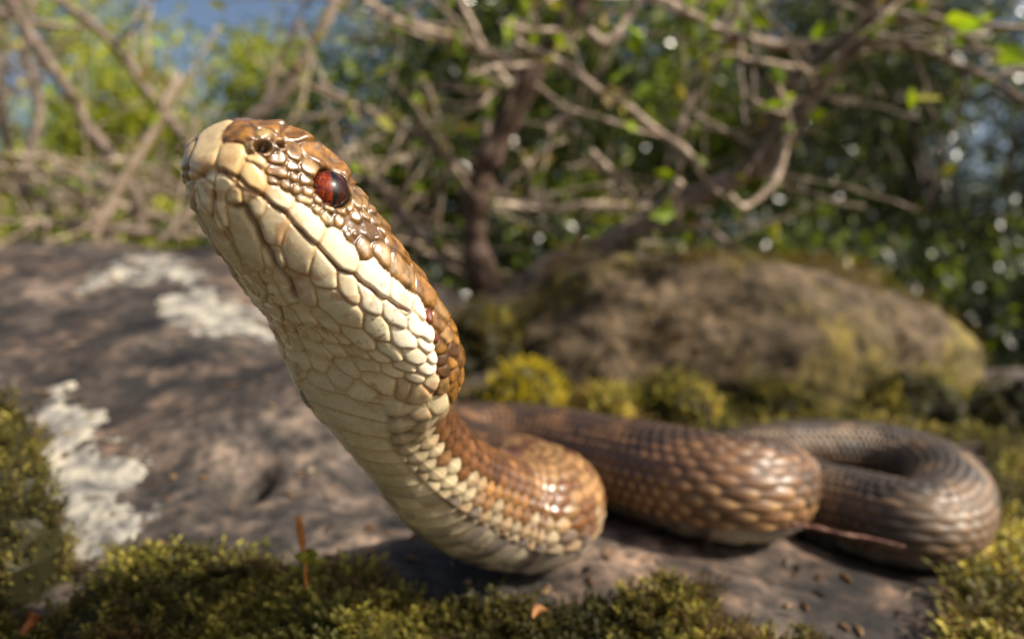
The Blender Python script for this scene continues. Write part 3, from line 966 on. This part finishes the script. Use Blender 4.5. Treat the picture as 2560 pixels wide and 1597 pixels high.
dome_v, dome_n = blob_rock('boulder', P(1765, 1030, 37), (14.3, 10, 8.7), 'rounded boulder furred with olive moss behind the coils', 4, M_MOSSROCK, ((.085, .06, .036), (.115, .09, .02)))

# ------------------------------------------------------------------ moss
def moss_template(nl, rg):
    """a leafy shoot: narrow pointed leaves in a spiral, crowded and upright at the tip"""
    vs = []
    for i in range(nl):
        t = (i + .5) / nl
        az = i * 2.399 + rg.uniform(-.4, .4)
        ln = (.25 - .08 * t) * rg.uniform(.7, 1.3)
        el = math.radians(-5 + 55 * t ** 1.5 + rg.uniform(-25, 25))
        d = np.array([math.cos(az) * math.cos(el), math.sin(az) * math.cos(el), math.sin(el)])
        side = np.array([-math.sin(az), math.cos(az), 0]) * .06
        b = np.array([.10 * t * math.sin(3 * t), 0, .10 + .6 * t])
        vs += [b, b + d * ln * .45 + side, b + d * ln + np.array([0, 0, -.05 * (1 - t)]), b + d * ln * .45 - side]
    return np.array(vs)

def moss(label, pts, hgt, cols, seed, nl=11, base=None, mound=None, name='moss'):
    rg = np.random.default_rng(seed)
    tm = [moss_template(nl, rg) for _ in range(6)]
    V, C = [], []
    n = len(pts)
    for k, t in enumerate(tm):
        sel = np.arange(k, n, 6)
        m = len(sel)
        a = rg.uniform(0, 2 * np.pi, m); ca, sa = np.cos(a), np.sin(a)
        h = np.broadcast_to(hgt, n)[sel] * rg.uniform(.6, 1.25, m)
        x = t[None, :, 0] * ca[:, None] - t[None, :, 1] * sa[:, None]
        y = t[None, :, 0] * sa[:, None] + t[None, :, 1] * ca[:, None]
        z = np.repeat(t[None, :, 2], m, 0)
        tl = rg.normal(0, .5, (m, 2))
        x = x + z * tl[:, :1]; y = y + z * tl[:, 1:]
        v = np.stack([x, y, z], -1) * h[:, None, None] + pts[sel][:, None]
        c = cols[sel][:, None] * np.ones((1, len(t), 1))
        # browner leaves low on each shoot
        low_leaf = (1 - sstep(z, .25, .8))[..., None]
        c = c * (1 - .55 * low_leaf) + np.array((.075, .055, .018)) * .55 * low_leaf
        V.append(v.reshape(-1, 3)); C.append(c.reshape(-1, 3))
    V = np.vstack(V); C = np.vstack(C)
    f = np.arange(len(V)).reshape(-1, 4)
    if mound is not None:
        mv, mf = mound
        f = np.vstack([f, mf + len(V)])
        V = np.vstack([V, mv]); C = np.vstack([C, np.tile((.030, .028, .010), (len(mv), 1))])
    o = mesh_np(name, V, f, M_MOSS, None, False, C, base=pts.mean(0))
    tag(o, label, 'moss', None, 'stuff')
    return o

def scatter(poly, n, d0, d1, lift, seed, xr=1.0):
    """points on the boulder whose shoots fill this outline"""
    rg = np.random.default_rng(seed)
    out = []
    tot = 0
    while tot < n and len(out) < 60:
        y = d0 * (d1 / d0) ** rg.uniform(0, 1, 8000)
        x = rg.uniform(-xr, xr, 8000) * y
        z = terr(x, y)
        p = np.stack([x, y, z], -1)
        q = proj(p + np.array([0, 0, lift]))
        e = poly_edge(q[:, 0], q[:, 1], poly) + 26 * fbm(p * 1.1, 3, seed)
        k = p[e > 0]
        out.append(k); tot += len(k)
    return np.vstack(out)[:n]

GREENS = np.array([(.045, .045, .009), (.135, .12, .018), (.07, .064, .012), (.26, .22, .045), (.11, .07, .022)])
def moss_cols(p, seed, bright=1.0, yellow=0.0):
    rg = np.random.default_rng(seed)
    n = fbm(p * .9, 3, seed)
    k = np.clip(((n + .8) / 1.6 * 5 + rg.normal(0, .8, len(p))).astype(int), 0, 4)
    big = (.35 + .9 * sstep(fbm(p * .45, 3, seed + 70), -.5, .6))[:, None]
    c = big * GREENS[k] * rg.uniform(.8, 1.6, (len(p), 1)) * bright * 1.5
    return c * (1 - yellow) + np.array((.62, .50, .012)) * yellow * rg.uniform(.7, 1.2, (len(p), 1))

FP = [(-500,1900),(-500,1490),(140,1490),(240,1420),(340,1370),(520,1360),(640,1385),(760,1380),(900,1350),(1000,1415),(1200,1450),(1400,1460),(1560,1465),(1750,1450),(1900,1500),(2050,1550),(2150,1900)]
p = scatter(FP, 16000, 6.5, 12.5, .5, 101)
p[:, 2] += .05 + .4 * np.clip(fbm(p * .9, 3, 33), -.4, 1)
moss('green moss carpet along the near edge of the boulder below the viper', p, .40 + .16 * fbm(p * 1.3, 2, 34), moss_cols(p, 7, .78), 7, 16)

def cushion(c, r, n, label, seed, hgt, bright, yellow=0.0, nl=12):
    """a domed moss cushion sitting on the rock"""
    rg = np.random.default_rng(seed)
    nu, nv = 60, 24
    th = np.linspace(0, 2 * np.pi, nu, endpoint=False); ph = np.linspace(.02, np.pi * .85, nv)
    nn = np.stack([np.sin(ph)[:, None] * np.cos(th), np.sin(ph)[:, None] * np.sin(th), np.cos(ph)[:, None] * np.ones(nu)], -1)
    mv = (nn * np.array(r) * (1 + .26 * fbm(nn * 1.9, 4, seed))[..., None] + np.array(c)).reshape(-1, 3)
    a, b = np.meshgrid(np.arange(nv - 1), np.arange(nu), indexing='ij'); b2 = (b + 1) % nu
    mf = np.stack([a * nu + b, (a + 1) * nu + b, (a + 1) * nu + b2, a * nu + b2], -1).reshape(-1, 4)
    u = rg.normal(0, 1, (n * 2, 3)); u[:, 2] = np.abs(u[:, 2]) - .9 * rg.uniform(0, 1, n * 2); u = nrm(u)[:n]
    q = u * np.array(r) * (.98 + .26 * fbm(u * 1.9, 4, seed))[:, None] + np.array(c)
    return moss(label, q, hgt, moss_cols(q, seed, bright, yellow), seed, nl, mound=(mv, mf))
tb = lambda x, y: float(terr(np.array(x), np.array(y)))
cushion((-11.7, 11.0, tb(-11.7, 11.0) - 1.9), (3.0, 3.2, 4.5), 7000, 'tall dark moss cushion left of the white lichen', 21, .55, .62)
cushion((-8.75, 10.2, tb(-8.75, 10.2) - .6), (1.6, 1.5, 2.3), 2600, 'dark moss cushion in the corner between the lichen and the moss carpet', 24, .45, .6)
cushion((-5.1, 10.3, tb(-5.1, 10.3) - .4), (1.6, 1.2, .85), 900, 'low moss cushion bulging at the foot of the white lichen', 22, .5, .9)
RP = [(2330,1010),(3300,930),(3300,1900),(2420,1900),(2370,1560),(2420,1440),(2490,1350),(2500,1180),(2420,1070),(2150,1040),(2050,1000)]
p = scatter(RP, 9000, 9.5, 30, .4, 103, 1.3)
moss('moss growing on the right shoulder of the boulder around the tail loop', p, .7, moss_cols(p, 9, 1.1), 9, 12)
BP = [(1120,830),(1230,800),(1400,880),(1700,930),(1900,930),(2100,930),(2300,900),(2560,900),(3000,900),(3000,1080),(2300,1060),(1900,1050),(1500,1040),(1380,985),(1130,985)]
p = scatter(BP, 6000, 19, 42, .7, 104)
moss('moss carpet on the boulder between the coils and the mossy rock', p, .7, moss_cols(p, 10, .7), 10, 10)
yc = P(1315, 930, 25)
cushion((yc[0], 25, tb(yc[0], 25) + .2), (1.5, 1.3, 1.5), 900, 'bright yellow moss tuft behind the neck', 23, .6, 1.0, .85)
for k, (px, py, d, r, br) in enumerate([(1500, 1000, 25, 1.3, 1.9), (1680, 980, 26, 1.6, 2.0), (1950, 1000, 27, 1.4, .6), (2260, 960, 28, 2.1, 1.8), (2530, 990, 29, 2.2, .5), (1180, 850, 28, 1.6, .9)]):
    q = P(px, py, d)
    cushion((q[0], d, tb(q[0], d) + .1), (r, r, r * .9), 800, ['lime green moss hummock behind the near coil', 'lime green moss hummock at the foot of the mossy rock', 'dark moss hummock in the hollow below the mossy rock',
            'pale green moss hummock above the tail loop', 'dark round moss hummock right of the tail loop', 'moss hummock at the base of the bare shrub'][k], 30 + k, .7, br)
# tufts on the boulder behind
rg = np.random.default_rng(3)
sel = np.where((fbm(dome_v * .3, 3, 61) > -.15) & (dome_n[:, 2] > -.25) & (dome_n[:, 1] < .5))[0]
sel = rg.choice(sel, 5200)
q = dome_v[sel] + rg.normal(0, .12, (len(sel), 3))
moss('olive moss fur on the rounded boulder behind', q, .8, moss_cols(q, 12, .72) * np.array((1.15, .95, .8)), 12, 7)

# ------------------------------------------------------------------ woody things
def tube(path, r, sides=8, seed=0, knots=.18):
    path = np.asarray(path, float); n = len(path)
    r = np.broadcast_to(r, n).copy()
    r = r * (1 + knots * fbm(np.stack([np.arange(n) * .35, np.full(n, seed * 3.7), np.zeros(n)], -1), 2, seed))
    T = nrm(np.gradient(path, axis=0))
    ref = np.array([.31, .17, .93]); U = nrm(np.cross(T, ref)); W_ = np.cross(T, U)
    th = np.linspace(0, 2 * np.pi, sides, endpoint=False)
    v = path[:, None] + r[:, None, None] * (np.cos(th)[None, :, None] * U[:, None] + np.sin(th)[None, :, None] * W_[:, None])
    a, b = np.meshgrid(np.arange(n - 1), np.arange(sides), indexing='ij'); b2 = (b + 1) % sides
    f = np.stack([a * sides + b, a * sides + b2, (a + 1) * sides + b2, (a + 1) * sides + b], -1).reshape(-1, 4)
    v = v.reshape(-1, 3)
    c0, c1 = len(v), len(v) + 1
    v = np.vstack([v, path[0] - T[0] * r[0] * .4, path[-1] + T[-1] * r[-1] * .8])
    k = np.arange(0, sides, 2)
    f = np.vstack([f, np.stack([np.full_like(k, c0), (k + 2) % sides, k + 1, k], -1), np.stack([np.full_like(k, c1), (n - 1) * sides + k, (n - 1) * sides + k + 1, (n - 1) * sides + (k + 2) % sides], -1)])
    return v, f

def wob(path, amp, seed):
    path = np.asarray(path, float)
    w = np.stack([fbm(path * .25, 2, seed + i) for i in range(3)], -1)
    return path + amp * w

F1S = PW / 2424.0
def branch_path(pts, da, db, n=10):
    m = len(pts)
    return catmull([P(x * F1S, y * F1S, da + (db - da) * i / (m - 1)) for i, (x, y) in enumerate(pts)], n)

rb = np.random.default_rng(12)
def side_twigs(parent_obj, path, rad, n, mat, seed, lmin=2.5, lmax=7, spread=1.0):
    rg = np.random.default_rng(seed)
    for k in range(n):
        i = int(rg.uniform(.15, .98) * (len(path) - 2))
        t = nrm(path[i + 1] - path[i])
        d = nrm(t * rg.uniform(-.1, .8) + rg.normal(0, 1, 3) * np.array([1, .7, .8]) * spread)
        ln = rg.uniform(lmin, lmax)
        m = 9
        u = np.linspace(0, 1, m)[:, None]
        bend = nrm(rg.normal(0, 1, 3))
        q = path[i] + d * ln * u + bend * ln * .18 * (u ** 2) + np.cumsum(rg.normal(0, ln * .012, (m, 3)), 0)
        r0 = min(rad * .5, rg.uniform(.05, .14))
        v, f = tube(q, np.linspace(r0, r0 * .5, m), 6, seed + k)
        o = mesh_np('twig', v, f, mat, None, True, base=path[i])
        o.parent = parent_obj
        o.location = np.array(o.location) - WORLD[parent_obj.name]
        TWIG_ENDS.append(q)
WORLD = {}
TWIG_ENDS = []
def branch(root, name, pts, rpx, da, db, mat, twigs=0, seed=0, taper=.6, lmax=7, spread=1.0):
    path = wob(branch_path(pts, da, db), .25, seed)
    kk_ = (1.2, 1.2) if name == 'stem' and rpx > 25 else (.85, .8)
    r = np.linspace(rpx * kk_[0], rpx * taper * kk_[1], len(path)) * F1S / PF * np.linspace(da, db, len(path))
    v, f = tube(path, r, 10, seed)
    o = mesh_np(name, v, f, mat, root, True, base=path[0])
    WORLD[o.name] = path[0] * S + ORG
    side_twigs(o, path, float(r.mean()), twigs, M_DEAD if (seed % 3) else M_BARK, seed * 31 + 5, 2.2, lmax, spread)
    TWIG_ENDS.append(path)
    return path

sb = P(1245, 745, 36)
shrub = thing('bare_shrub', sb, 'leafless shrub with a dark forked stem rooted behind the viper\'s neck', 'shrub', 'bare shrubs behind the boulder')
BR = [
 ('stem', [(1165,720),(1125,590),(1130,470),(1175,360),(1240,200),(1320,90),(1400,-20),(1460,-130)], 28, 36, 31, M_DARK, 7, .72),
 ('stem', [(1175,705),(1300,645),(1480,560),(1640,470),(1780,390),(1870,300),(1950,180),(2040,80),(2070,-30),(2090,-140)], 27, 36, 28, M_BARK, 9, .55),
 ('branch', [(1780,390),(1835,300),(1850,220),(1930,130),(2060,60),(2150,30)], 16, 32, 30, M_BARK, 4, .7),
 ('branch', [(1225,90),(1330,150),(1460,240),(1560,320),(1650,400)], 14, 30, 28, M_DEAD, 2, 1.0),
 ('branch', [(1240,190),(1180,150),(1080,105),(960,65),(870,10),(800,-60)], 15, 34, 29, M_DEAD, 3, .7),
 ('branch', [(1900,112),(1790,100),(1680,60),(1540,-10),(1450,-70)], 17, 30, 28, M_DEAD, 3, .8),
 ('branch', [(1395,80),(1430,108),(1462,85),(1490,40),(1505,0),(1500,-60)], 15, 28, 29, M_DEAD, 0, .8),
 ('branch', [(2060,30),(2180,45),(2300,70),(2430,80)], 12, 29, 28, M_BARK, 2, .7),
 ('branch', [(2050,80),(2250,150),(2360,200),(2480,260)], 12, 29, 30, M_BARK, 2, .7),
 ('branch', [(1870,330),(1855,410),(1810,465),(1762,490),(1735,460)], 11, 29, 27, M_DEAD, 0, .8),
 ('branch', [(1825,170),(1850,250),(1862,310)], 13, 27, 28, M_DEAD, 0, .9),
 ('branch', [(1610,430),(1565,480),(1520,515)], 14, 28, 30, M_DEAD, 0, .8),
 ('branch', [(1115,425),(1040,370),(950,310),(840,250),(740,200)], 14, 36, 33, M_BARK, 4, .7),
 ('branch', [(1215,215),(1150,120),(1110,30),(1090,-50)], 12, 35, 36, M_DEAD, 1, .7),
 ('branch', [(1150,380),(1147,260),(1140,160)], 11, 36, 38, M_BARK, 1, .8),
 ('branch', [(1125,650),(1000,560),(860,430),(760,360)], 17, 37, 36, M_BARK, 5, .7),
 ('branch', [(1235,370),(1255,430),(1272,490)], 12, 31, 31, M_DEAD, 0, .9),
 ('branch', [(1140,480),(1300,492),(1430,478),(1560,500)], 13, 37, 38, M_DEAD, 4, .8),
 ('branch', [(1585,350),(1640,220),(1700,100),(1740,0)], 14, 34, 35, M_BARK, 2, .7),
 ('branch', [(1160,700),(1060,620),(960,570),(880,545)], 20, 37, 42, M_BARK, 4, .7),
 ('branch', [(1290,310),(1350,262)], 13, 30, 30, M_DEAD, 0, .9),
 ('branch', [(1400,350),(1460,420),(1510,490)], 13, 34, 35, M_DEAD, 1, .8),
 ('branch', [(1640,500),(1700,560),(1770,620)], 11, 34, 34, M_BARK, 1, .8),
 ('branch', [(1180,690),(1320,610),(1420,600),(1560,580)], 14, 38, 41, M_BARK, 5, .7),
 ('branch', [(1000,560),(930,500),(900,430)], 11, 38, 38, M_BARK, 2, .7),
]
for k, b_ in enumerate(BR):
    branch(shrub, b_[0], b_[1], b_[2], b_[3], b_[4], b_[5], int(b_[6] * 4.5 + 1), 100 + k, b_[7])
shrub2 = thing('bare_shrub', P(250, 600, 52), 'thicket of pale dead stems above the left slope of the boulder', 'shrub', 'bare shrubs behind the boulder')
BR2 = [
 ('stem', [(520,520),(450,350),(400,280),(320,170),(220,60),(120,-10),(40,-80)], 16, 50, 44, M_BARK, 6, .7),
 ('stem', [(330,560),(290,390),(210,300),(150,200),(60,60),(0,-40)], 17, 50, 42, M_BARK, 6, .7),
 ('stem', [(225,560),(240,520),(310,400),(370,280),(420,180)], 17, 44, 44, M_DEAD, 4, .7),
 ('branch', [(540,370),(600,280),(690,180),(760,70),(800,-20)], 19, 46, 44, M_DEAD, 3, .7),
 ('branch', [(560,420),(620,260),(660,150),(705,50)], 12, 50, 50, M_DEAD, 2, .7),
 ('branch', [(370,570),(430,520),(500,470),(560,450)], 14, 44, 44, M_DEAD, 3, .7),
 ('stem', [(430,560),(200,535),(60,520),(-120,490)], 14, 50, 46, M_BARK, 14, .7),
 ('branch', [(480,550),(330,500),(120,470),(-60,440)], 15, 54, 50, M_DEAD, 8, .7),
 ('branch', [(620,520),(460,460),(280,440),(60,360)], 14, 56, 56, M_DEAD, 8, .7),
 ('branch', [(330,470),(180,420),(20,400),(-80,330)], 14, 56, 54, M_BARK, 7, .7),
 ('branch', [(100,540),(60,400),(90,250),(60,120),(80,0)], 12, 56, 56, M_BARK, 6, .7),
 ('branch', [(860,540),(760,400),(700,330),(600,300)], 12, 50, 50, M_BARK, 6, .7),
 ('branch', [(880,560),(780,470),(620,420),(480,390)], 13, 52, 54, M_BARK, 6, .7),
 ('branch', [(0,40),(60,-10),(120,-70)], 16, 44, 44, M_DEAD, 0, .8),
]
for k, b_ in enumerate(BR2):
    branch(shrub2, b_[0], b_[1], b_[2], b_[3], b_[4], b_[5], int(b_[6] * 2.6 + 1), 200 + k, b_[7], 11)

# ------------------------------------------------------------------ leaves
def leaf_mesh(centres, size, cols, seed, asp=.55, droop=.0, flat=False):
    """one folded leaf blade (two quads) at each centre"""
    rg = np.random.default_rng(seed)
    n = len(centres)
    d = nrm(rg.normal(0, 1, (n, 3)) + np.array([0, 0, -droop]))
    up = nrm(rg.normal(0, 1, (n, 3)) + np.array([0, 0, .9]))
    sd = nrm(np.cross(d, up)); nn = np.cross(sd, d)
    s_ = (np.broadcast_to(size, n) * rg.uniform(.6, 1.3, n))[:, None]
    w = s_ * asp * .5
    a = centres - d * s_ * .5; e = centres + d * s_ * .5
    m1 = centres - d * s_ * .05 + nn * -s_ * .06
    l = centres + sd * w + nn * s_ * .07; r = centres - sd * w + nn * s_ * .07
    if flat:
        v = np.stack([a, l, e, r], 1).reshape(-1, 3)
        return v, np.arange(len(v)).reshape(-1, 4), np.repeat(cols, 4, 0)
    v = np.stack([a, l, e, m1, r], 1).reshape(-1, 3)
    i = np.arange(n)[:, None] * 5
    f = np.concatenate([i + np.array([[0, 1, 2, 3]]), i + np.array([[0, 3, 2, 4]])], 0)
    return v, f, np.repeat(cols, 5, 0)

rg = np.random.default_rng(44)
def shrub_leaves(root, n, box, seed, size):
    pth = np.vstack(TWIG_ENDS)
    q = pth[rg.integers(0, len(pth), n)] + rg.normal(0, .35, (n, 3))
    c = np.array([(.24, .32, .02), (.16, .25, .02), (.34, .34, .04), (.26, .20, .07), (.20, .29, .02)])[rg.integers(0, 5, n)] * rg.uniform(.7, 1.2, (n, 1))
    v, f, cc_ = leaf_mesh(q, size, c, seed)
    o = mesh_np('leaves', v, f, M_LEAF, root, False, cc_, base=q.mean(0))
    tag(o, kind='stuff')
shrub_leaves(shrub, 560, None, 5, 1.15)

# ------------------------------------------------------------------ trees and bushes behind
def tree(name, base_xy, h, cr, n, label, cat, cols, seed, leaf=5.0, mat=None, trunk=7.0, cz=.62, flat=.75, group=None, lobes=14):
    rg = np.random.default_rng(seed)
    bx, by = base_xy
    root = thing(name, (bx, by, -55), label, cat, group)
    top = np.array([bx + rg.normal(0, .06) * h, by, -55 + h * .92])
    path = catmull([np.array([bx, by, -58.]), np.array([bx + rg.normal(0, .03) * h, by + rg.normal(0, .02) * h, -55 + h * .35]), np.array([bx + rg.normal(0, .05) * h, by, -55 + h * .65]), top], 8)
    v, f = tube(path, np.linspace(trunk, trunk * .15, len(path)), 10, seed)
    mesh_np('trunk', v, f, M_TRUNK, root, True, base=(bx, by, -55))
    # lobes of the crown, each at the end of a limb
    cen = np.array([bx, by, -55 + h * cz])
    L_ = []
    for k in range(lobes):
        u = nrm(rg.normal(0, 1, 3) * np.array([1, 1, flat]))
        q = cen + u * np.array([cr, cr, h * (1 - cz)]) * rg.uniform(.45, .85)
        L_.append((q, cr * rg.uniform(.28, .48)))
        i = int(rg.uniform(.3, .8) * (len(path) - 1))
        m = np.linspace(0, 1, 7)[:, None]
        lp = path[i] * (1 - m) + q * m + np.array([0, 0, 1]) * (np.sin(m * np.pi) * -cr * .08) + np.cumsum(rg.normal(0, cr * .012, (7, 3)), 0)
        v, f = tube(lp, np.linspace(trunk * .35, trunk * .06, 7), 6, seed + k)
        mesh_np('limb', v, f, M_TRUNK, root, True, base=path[i])
    per = n // lobes
    P_, C2 = [], []
    for q, r in L_:
        u = nrm(rg.normal(0, 1, (per, 3)))
        rad = r * (.35 + .75 * rg.uniform(0, 1, per) ** .5)
        # twiggy clumping inside each lobe
        pp = q + u * rad[:, None] * np.array([1.15, 1.15, .85])
        cl = q + nrm(rg.normal(0, 1, (10, 3))) * r * .9
        pick_ = cl[rg.integers(0, 10, per)]
        tt = rg.uniform(0, .55, (per, 1))
        pp = pp * (1 - tt) + pick_ * tt
        P_.append(pp)
        ck = np.array(cols)[rg.integers(0, len(cols), per)] * rg.uniform(.65, 1.3, (per, 1))
        C2.append(ck)
    P_ = np.vstack(P_); C2 = np.vstack(C2)
    P_[:, 2] = np.maximum(P_[:, 2], -54)
    v, f, c = leaf_mesh(P_, leaf, C2, seed + 99, flat=True)
    mesh_np('crown', v, f, mat or M_LEAF, root, False, c, base=cen)['kind'] = 'stuff'
    return root
DKG_ = [(.018, .028, .006), (.024, .036, .007), (.014, .022, .006), (.03, .045, .008), (.16, .20, .02)]
MDG_ = [(.05, .075, .008), (.14, .19, .014), (.025, .04, .007), (.03, .05, .008), (.26, .30, .022)]
LTG_ = [(.22, .27, .02), (.32, .34, .03), (.12, .16, .02), (.38, .37, .06)]
DKG, MDG, LTG = [[tuple(v * k for v in c) for c in q] for q, k in ((DKG_, 1.0), (MDG_, 1.2), (LTG_, 1.1))]
X = lambda px, d: (px - PW / 2) / PF * d
G = 'trees and bushes behind the boulder'
tree('tree', (X(2350, 330), 330), 250, 95, 17000, 'glossy dark green tree right of the bare shrub', 'tree', DKG, 1, 4.2, M_GLOSSY, 6, .55, 1.0, G, 20)
tree('tree', (X(2000, 420), 420), 300, 105, 15000, 'broad dark tree behind the dark forked stem\'s right limb', 'tree', DKG, 2, 5.0, M_GLOSSY, 8, .5, 1.0, G, 20)
tree('tree', (X(2640, 350), 350), 215, 90, 11000, 'dark tree at the edge of the bright sky gap', 'tree', DKG, 3, 4.5, M_GLOSSY, 7, .5, 1.0, G, 16)
tree('tree', (X(1500, 380), 380), 290, 100, 15000, 'leafy mid green tree behind the dark stem', 'tree', MDG, 4, 5.0, M_LEAF, 8, .55, 1.0, G, 20)
tree('tree', (X(1000, 430), 430), 260, 110, 14000, 'mid green tree behind the viper\'s head', 'tree', MDG, 5, 5.5, M_LEAF, 8, .5, 1.0, G, 20)
tree('tree', (X(560, 320), 320), 185, 72, 8000, 'light green sapling left of the viper\'s snout', 'tree', LTG, 6, 4.5, M_LEAF, 4, .6, 1.0, G, 16)
tree('tree', (X(60, 300), 300), 250, 85, 9000, 'yellow green tree at the far left of the thicket', 'tree', LTG, 7, 4.5, M_LEAF, 5, .55, 1.0, G, 16)
tree('tree', (X(760, 360), 360), 215, 85, 9000, 'bushy green tree between the sapling and the viper\'s head', 'tree', MDG, 8, 5.0, M_LEAF, 6, .5, 1.0, G, 18)
tree('tree', (X(1240, 330), 330), 270, 85, 9000, 'dark leafy tree right behind the forked dark stem', 'tree', DKG, 9, 4.6, M_GLOSSY, 6, .55, 1.0, G, 18)
for k, (px, d, h, r, c, lab) in enumerate([
    (150, 170, 75, 42, LTG, 'low yellow green bush behind the pale dead stems'), (520, 190, 78, 45, MDG, 'low green bush behind the snout'),
    (900, 200, 85, 45, MDG, 'low green bush behind the viper\'s eye'), (1350, 190, 90, 45, DKG, 'dense dark bush behind the forked stem'),
    (1800, 200, 95, 48, DKG, 'dense dark bush above the mossy rock'), (2250, 180, 85, 45, DKG, 'dark green bush right of the mossy rock'), (2650, 190, 95, 48, DKG, 'dark green bush at the right end of the thicket'), (-350, 190, 100, 50, LTG, 'yellow green bush at the left end of the thicket')]):
    tree('bush', (X(px, d), d), h, r, 7000, lab, 'bush', c, 40 + k, 3.4, M_LEAF if c is not DKG else M_GLOSSY, 2.0, .55, 1.0, G, 14)
for k, (px, d, h, lab) in enumerate([(300, 900, 330, 'distant pale tree beyond the left thicket'), (1250, 950, 560, 'tall distant tree behind the centre of the thicket'), (2100, 900, 520, 'tall distant tree behind the dark right trees'), (1700, 1000, 560, 'distant tree between the tall ones')]):
    tree('tree', (X(px, d), d), h, 190, 10000, lab, 'tree', MDG if k else LTG, 70 + k, 14, M_LEAF, 12, .5, 1.0, G, 18)

# ------------------------------------------------------------------ small things on the rock
def small_tube(name, pts, rpx, label, cat, mat, seed, group=None):
    path = wob(catmull([P(x * F1S, y * F1S, d) for x, y, d in pts], 8), .03, seed)
    v, f = tube(path, np.linspace(rpx, rpx * .6, len(path)) * F1S / PF * path[:, 1], 8, seed, .35)
    o = mesh_np(name, v, f, mat, None, True, base=path[0])
    return tag(o, label, cat, group)
small_tube('twig', [(1870,1236,11.6),(1930,1246,11.5),(2000,1262,11.3),(2060,1272,11.2),(2140,1292,11.0)], 6, 'short red-brown twig lying between the coil and the tail loop', 'twig', M_RED, 3, 'fallen twigs')
small_tube('twig', [(1150,1062,11.8),(1250,1078,11.9),(1330,1100,12.0),(1400,1135,12.2)], 5, 'thin reddish twig resting across the near bend of the body', 'twig', M_RED, 4, 'fallen twigs')

# crumbs of bark, needles and leaf litter on the bare stone
rg = np.random.default_rng(8)
yy = 8.5 * (34 / 8.5) ** rg.uniform(0, 1, 420); xx = rg.uniform(-.75, .75, 420) * yy
pp = np.stack([xx, yy, terr(xx, yy) + .04], -1)
cl_ = np.array([(.16, .09, .045), (.10, .06, .035), (.26, .17, .09), (.05, .035, .025), (.30, .24, .16)])[rg.integers(0, 5, 420)]
V_, F_, C_l = [], [], []
for k in range(420):
    ln = rg.uniform(.12, .5) * (1 if k % 3 else 1.9); wd = rg.uniform(.02, .09) if k % 3 else .018
    az = rg.uniform(0, np.pi)
    d = np.array([math.cos(az), math.sin(az), rg.uniform(-.15, .3)]) * ln / 2; sd = np.array([-math.sin(az), math.cos(az), rg.uniform(-.5, .5)]) * wd
    up = np.array([0, 0, wd * .6 + .012])
    i = len(V_)
    V_ += [pp[k] - d, pp[k] + sd, pp[k] + d, pp[k] - sd, pp[k] + up]
    F_ += [(i, i + 1, i + 4), (i + 1, i + 2, i + 4), (i + 2, i + 3, i + 4), (i + 3, i, i + 4)]
    C_l += [cl_[k]] * 5
tag(mesh_np('litter', np.array(V_), np.array(F_), M_LEAF, None, False, np.array(C_l), base=(0, 14, -4)), 'brown crumbs of bark and dry needles strewn over the boulder', 'litter', None, 'stuff')
# sprout: an orange dead shoot over two fresh yellow-green leaves, standing in the moss
def blade(a, b, w, bend, n=8):
    a, b = np.array(a, float), np.array(b, float)
    t = np.linspace(0, 1, n)
    d = nrm(b - a); sd = nrm(np.cross(d, [0, 1, .2])); nn = np.cross(sd, d)
    ln = np.linalg.norm(b - a)
    c = a + (b - a) * t[:, None] + nn * (bend * ln * np.sin(t * np.pi))[:, None]
    ww = w * np.sin(np.clip(t * .92 + .06, 0, 1) * np.pi) ** .8
    v = []
    for k in range(n):
        v += [c[k] + sd * ww[k] + nn * ww[k] * .35, c[k] + nn * .02, c[k] - sd * ww[k] + nn * ww[k] * .35,
              c[k] - nn * .015]
    f = []
    for k in range(n - 1):
        i = k * 4
        f += [(i, i + 1, i + 5, i + 4), (i + 1, i + 2, i + 6, i + 5), (i + 2, i + 3, i + 7, i + 6), (i + 3, i, i + 4, i + 7)]
    return np.array(v), np.array(f)
so = P(722 * F1S, 1335 * F1S, 9.3)
sprout = thing('sprout', so, 'tiny sprout with an orange tip and yellow-green leaves in the moss beside the throat', 'sprout')
pth = catmull([P(724 * F1S, 1390 * F1S, 9.3), so, P(714 * F1S, 1275 * F1S, 9.25), P(706 * F1S, 1222 * F1S, 9.2)], 8)
v_, f_ = tube(pth, np.interp(np.linspace(0, 1, len(pth)), [0, .45, .6, .85, 1], [.02, .022, .04, .06, .03]), 8, 2, .15)
mesh_np('stalk', v_, f_, mat_bark('orange_shoot', [(.3, (.34, .10, .02)), (.6, (.62, .24, .05))], 900), sprout, True, base=so)
for (x1, y1, d1, w) in ((695, 1315, 9.2, .07), (742, 1302, 9.2, .09), (748, 1328, 9.1, .08), (715, 1322, 9.0, .07)):
    v_, f_ = blade(so, P(x1 * F1S, y1 * F1S, d1), w, .25)
    mesh_np('leaf', v_, f_, M_LEAF, sprout, True, np.tile((.42, .42, .05), (len(v_), 1)), base=so)
v_, f_ = blade(P(50 * F1S, 1500 * F1S, 9.3), P(74 * F1S, 1452 * F1S, 9.2), .11, .3)
tag(mesh_np('dead_leaf', v_, f_, M_LEAF, None, True, np.tile((.42, .17, .06), (len(v_), 1)), base=v_.mean(0)), 'small curled orange dead leaf caught in the moss at the left', 'leaf')
v_, f_ = blade(P(1262 * F1S, 1462 * F1S, 9.0), P(1295 * F1S, 1442 * F1S, 9.1), .10, .3)
tag(mesh_np('dead_leaf', v_, f_, M_LEAF, None, True, np.tile((.40, .20, .08), (len(v_), 1)), base=v_.mean(0)), 'tiny tan dead leaf in the moss under the near bend of the body', 'leaf')
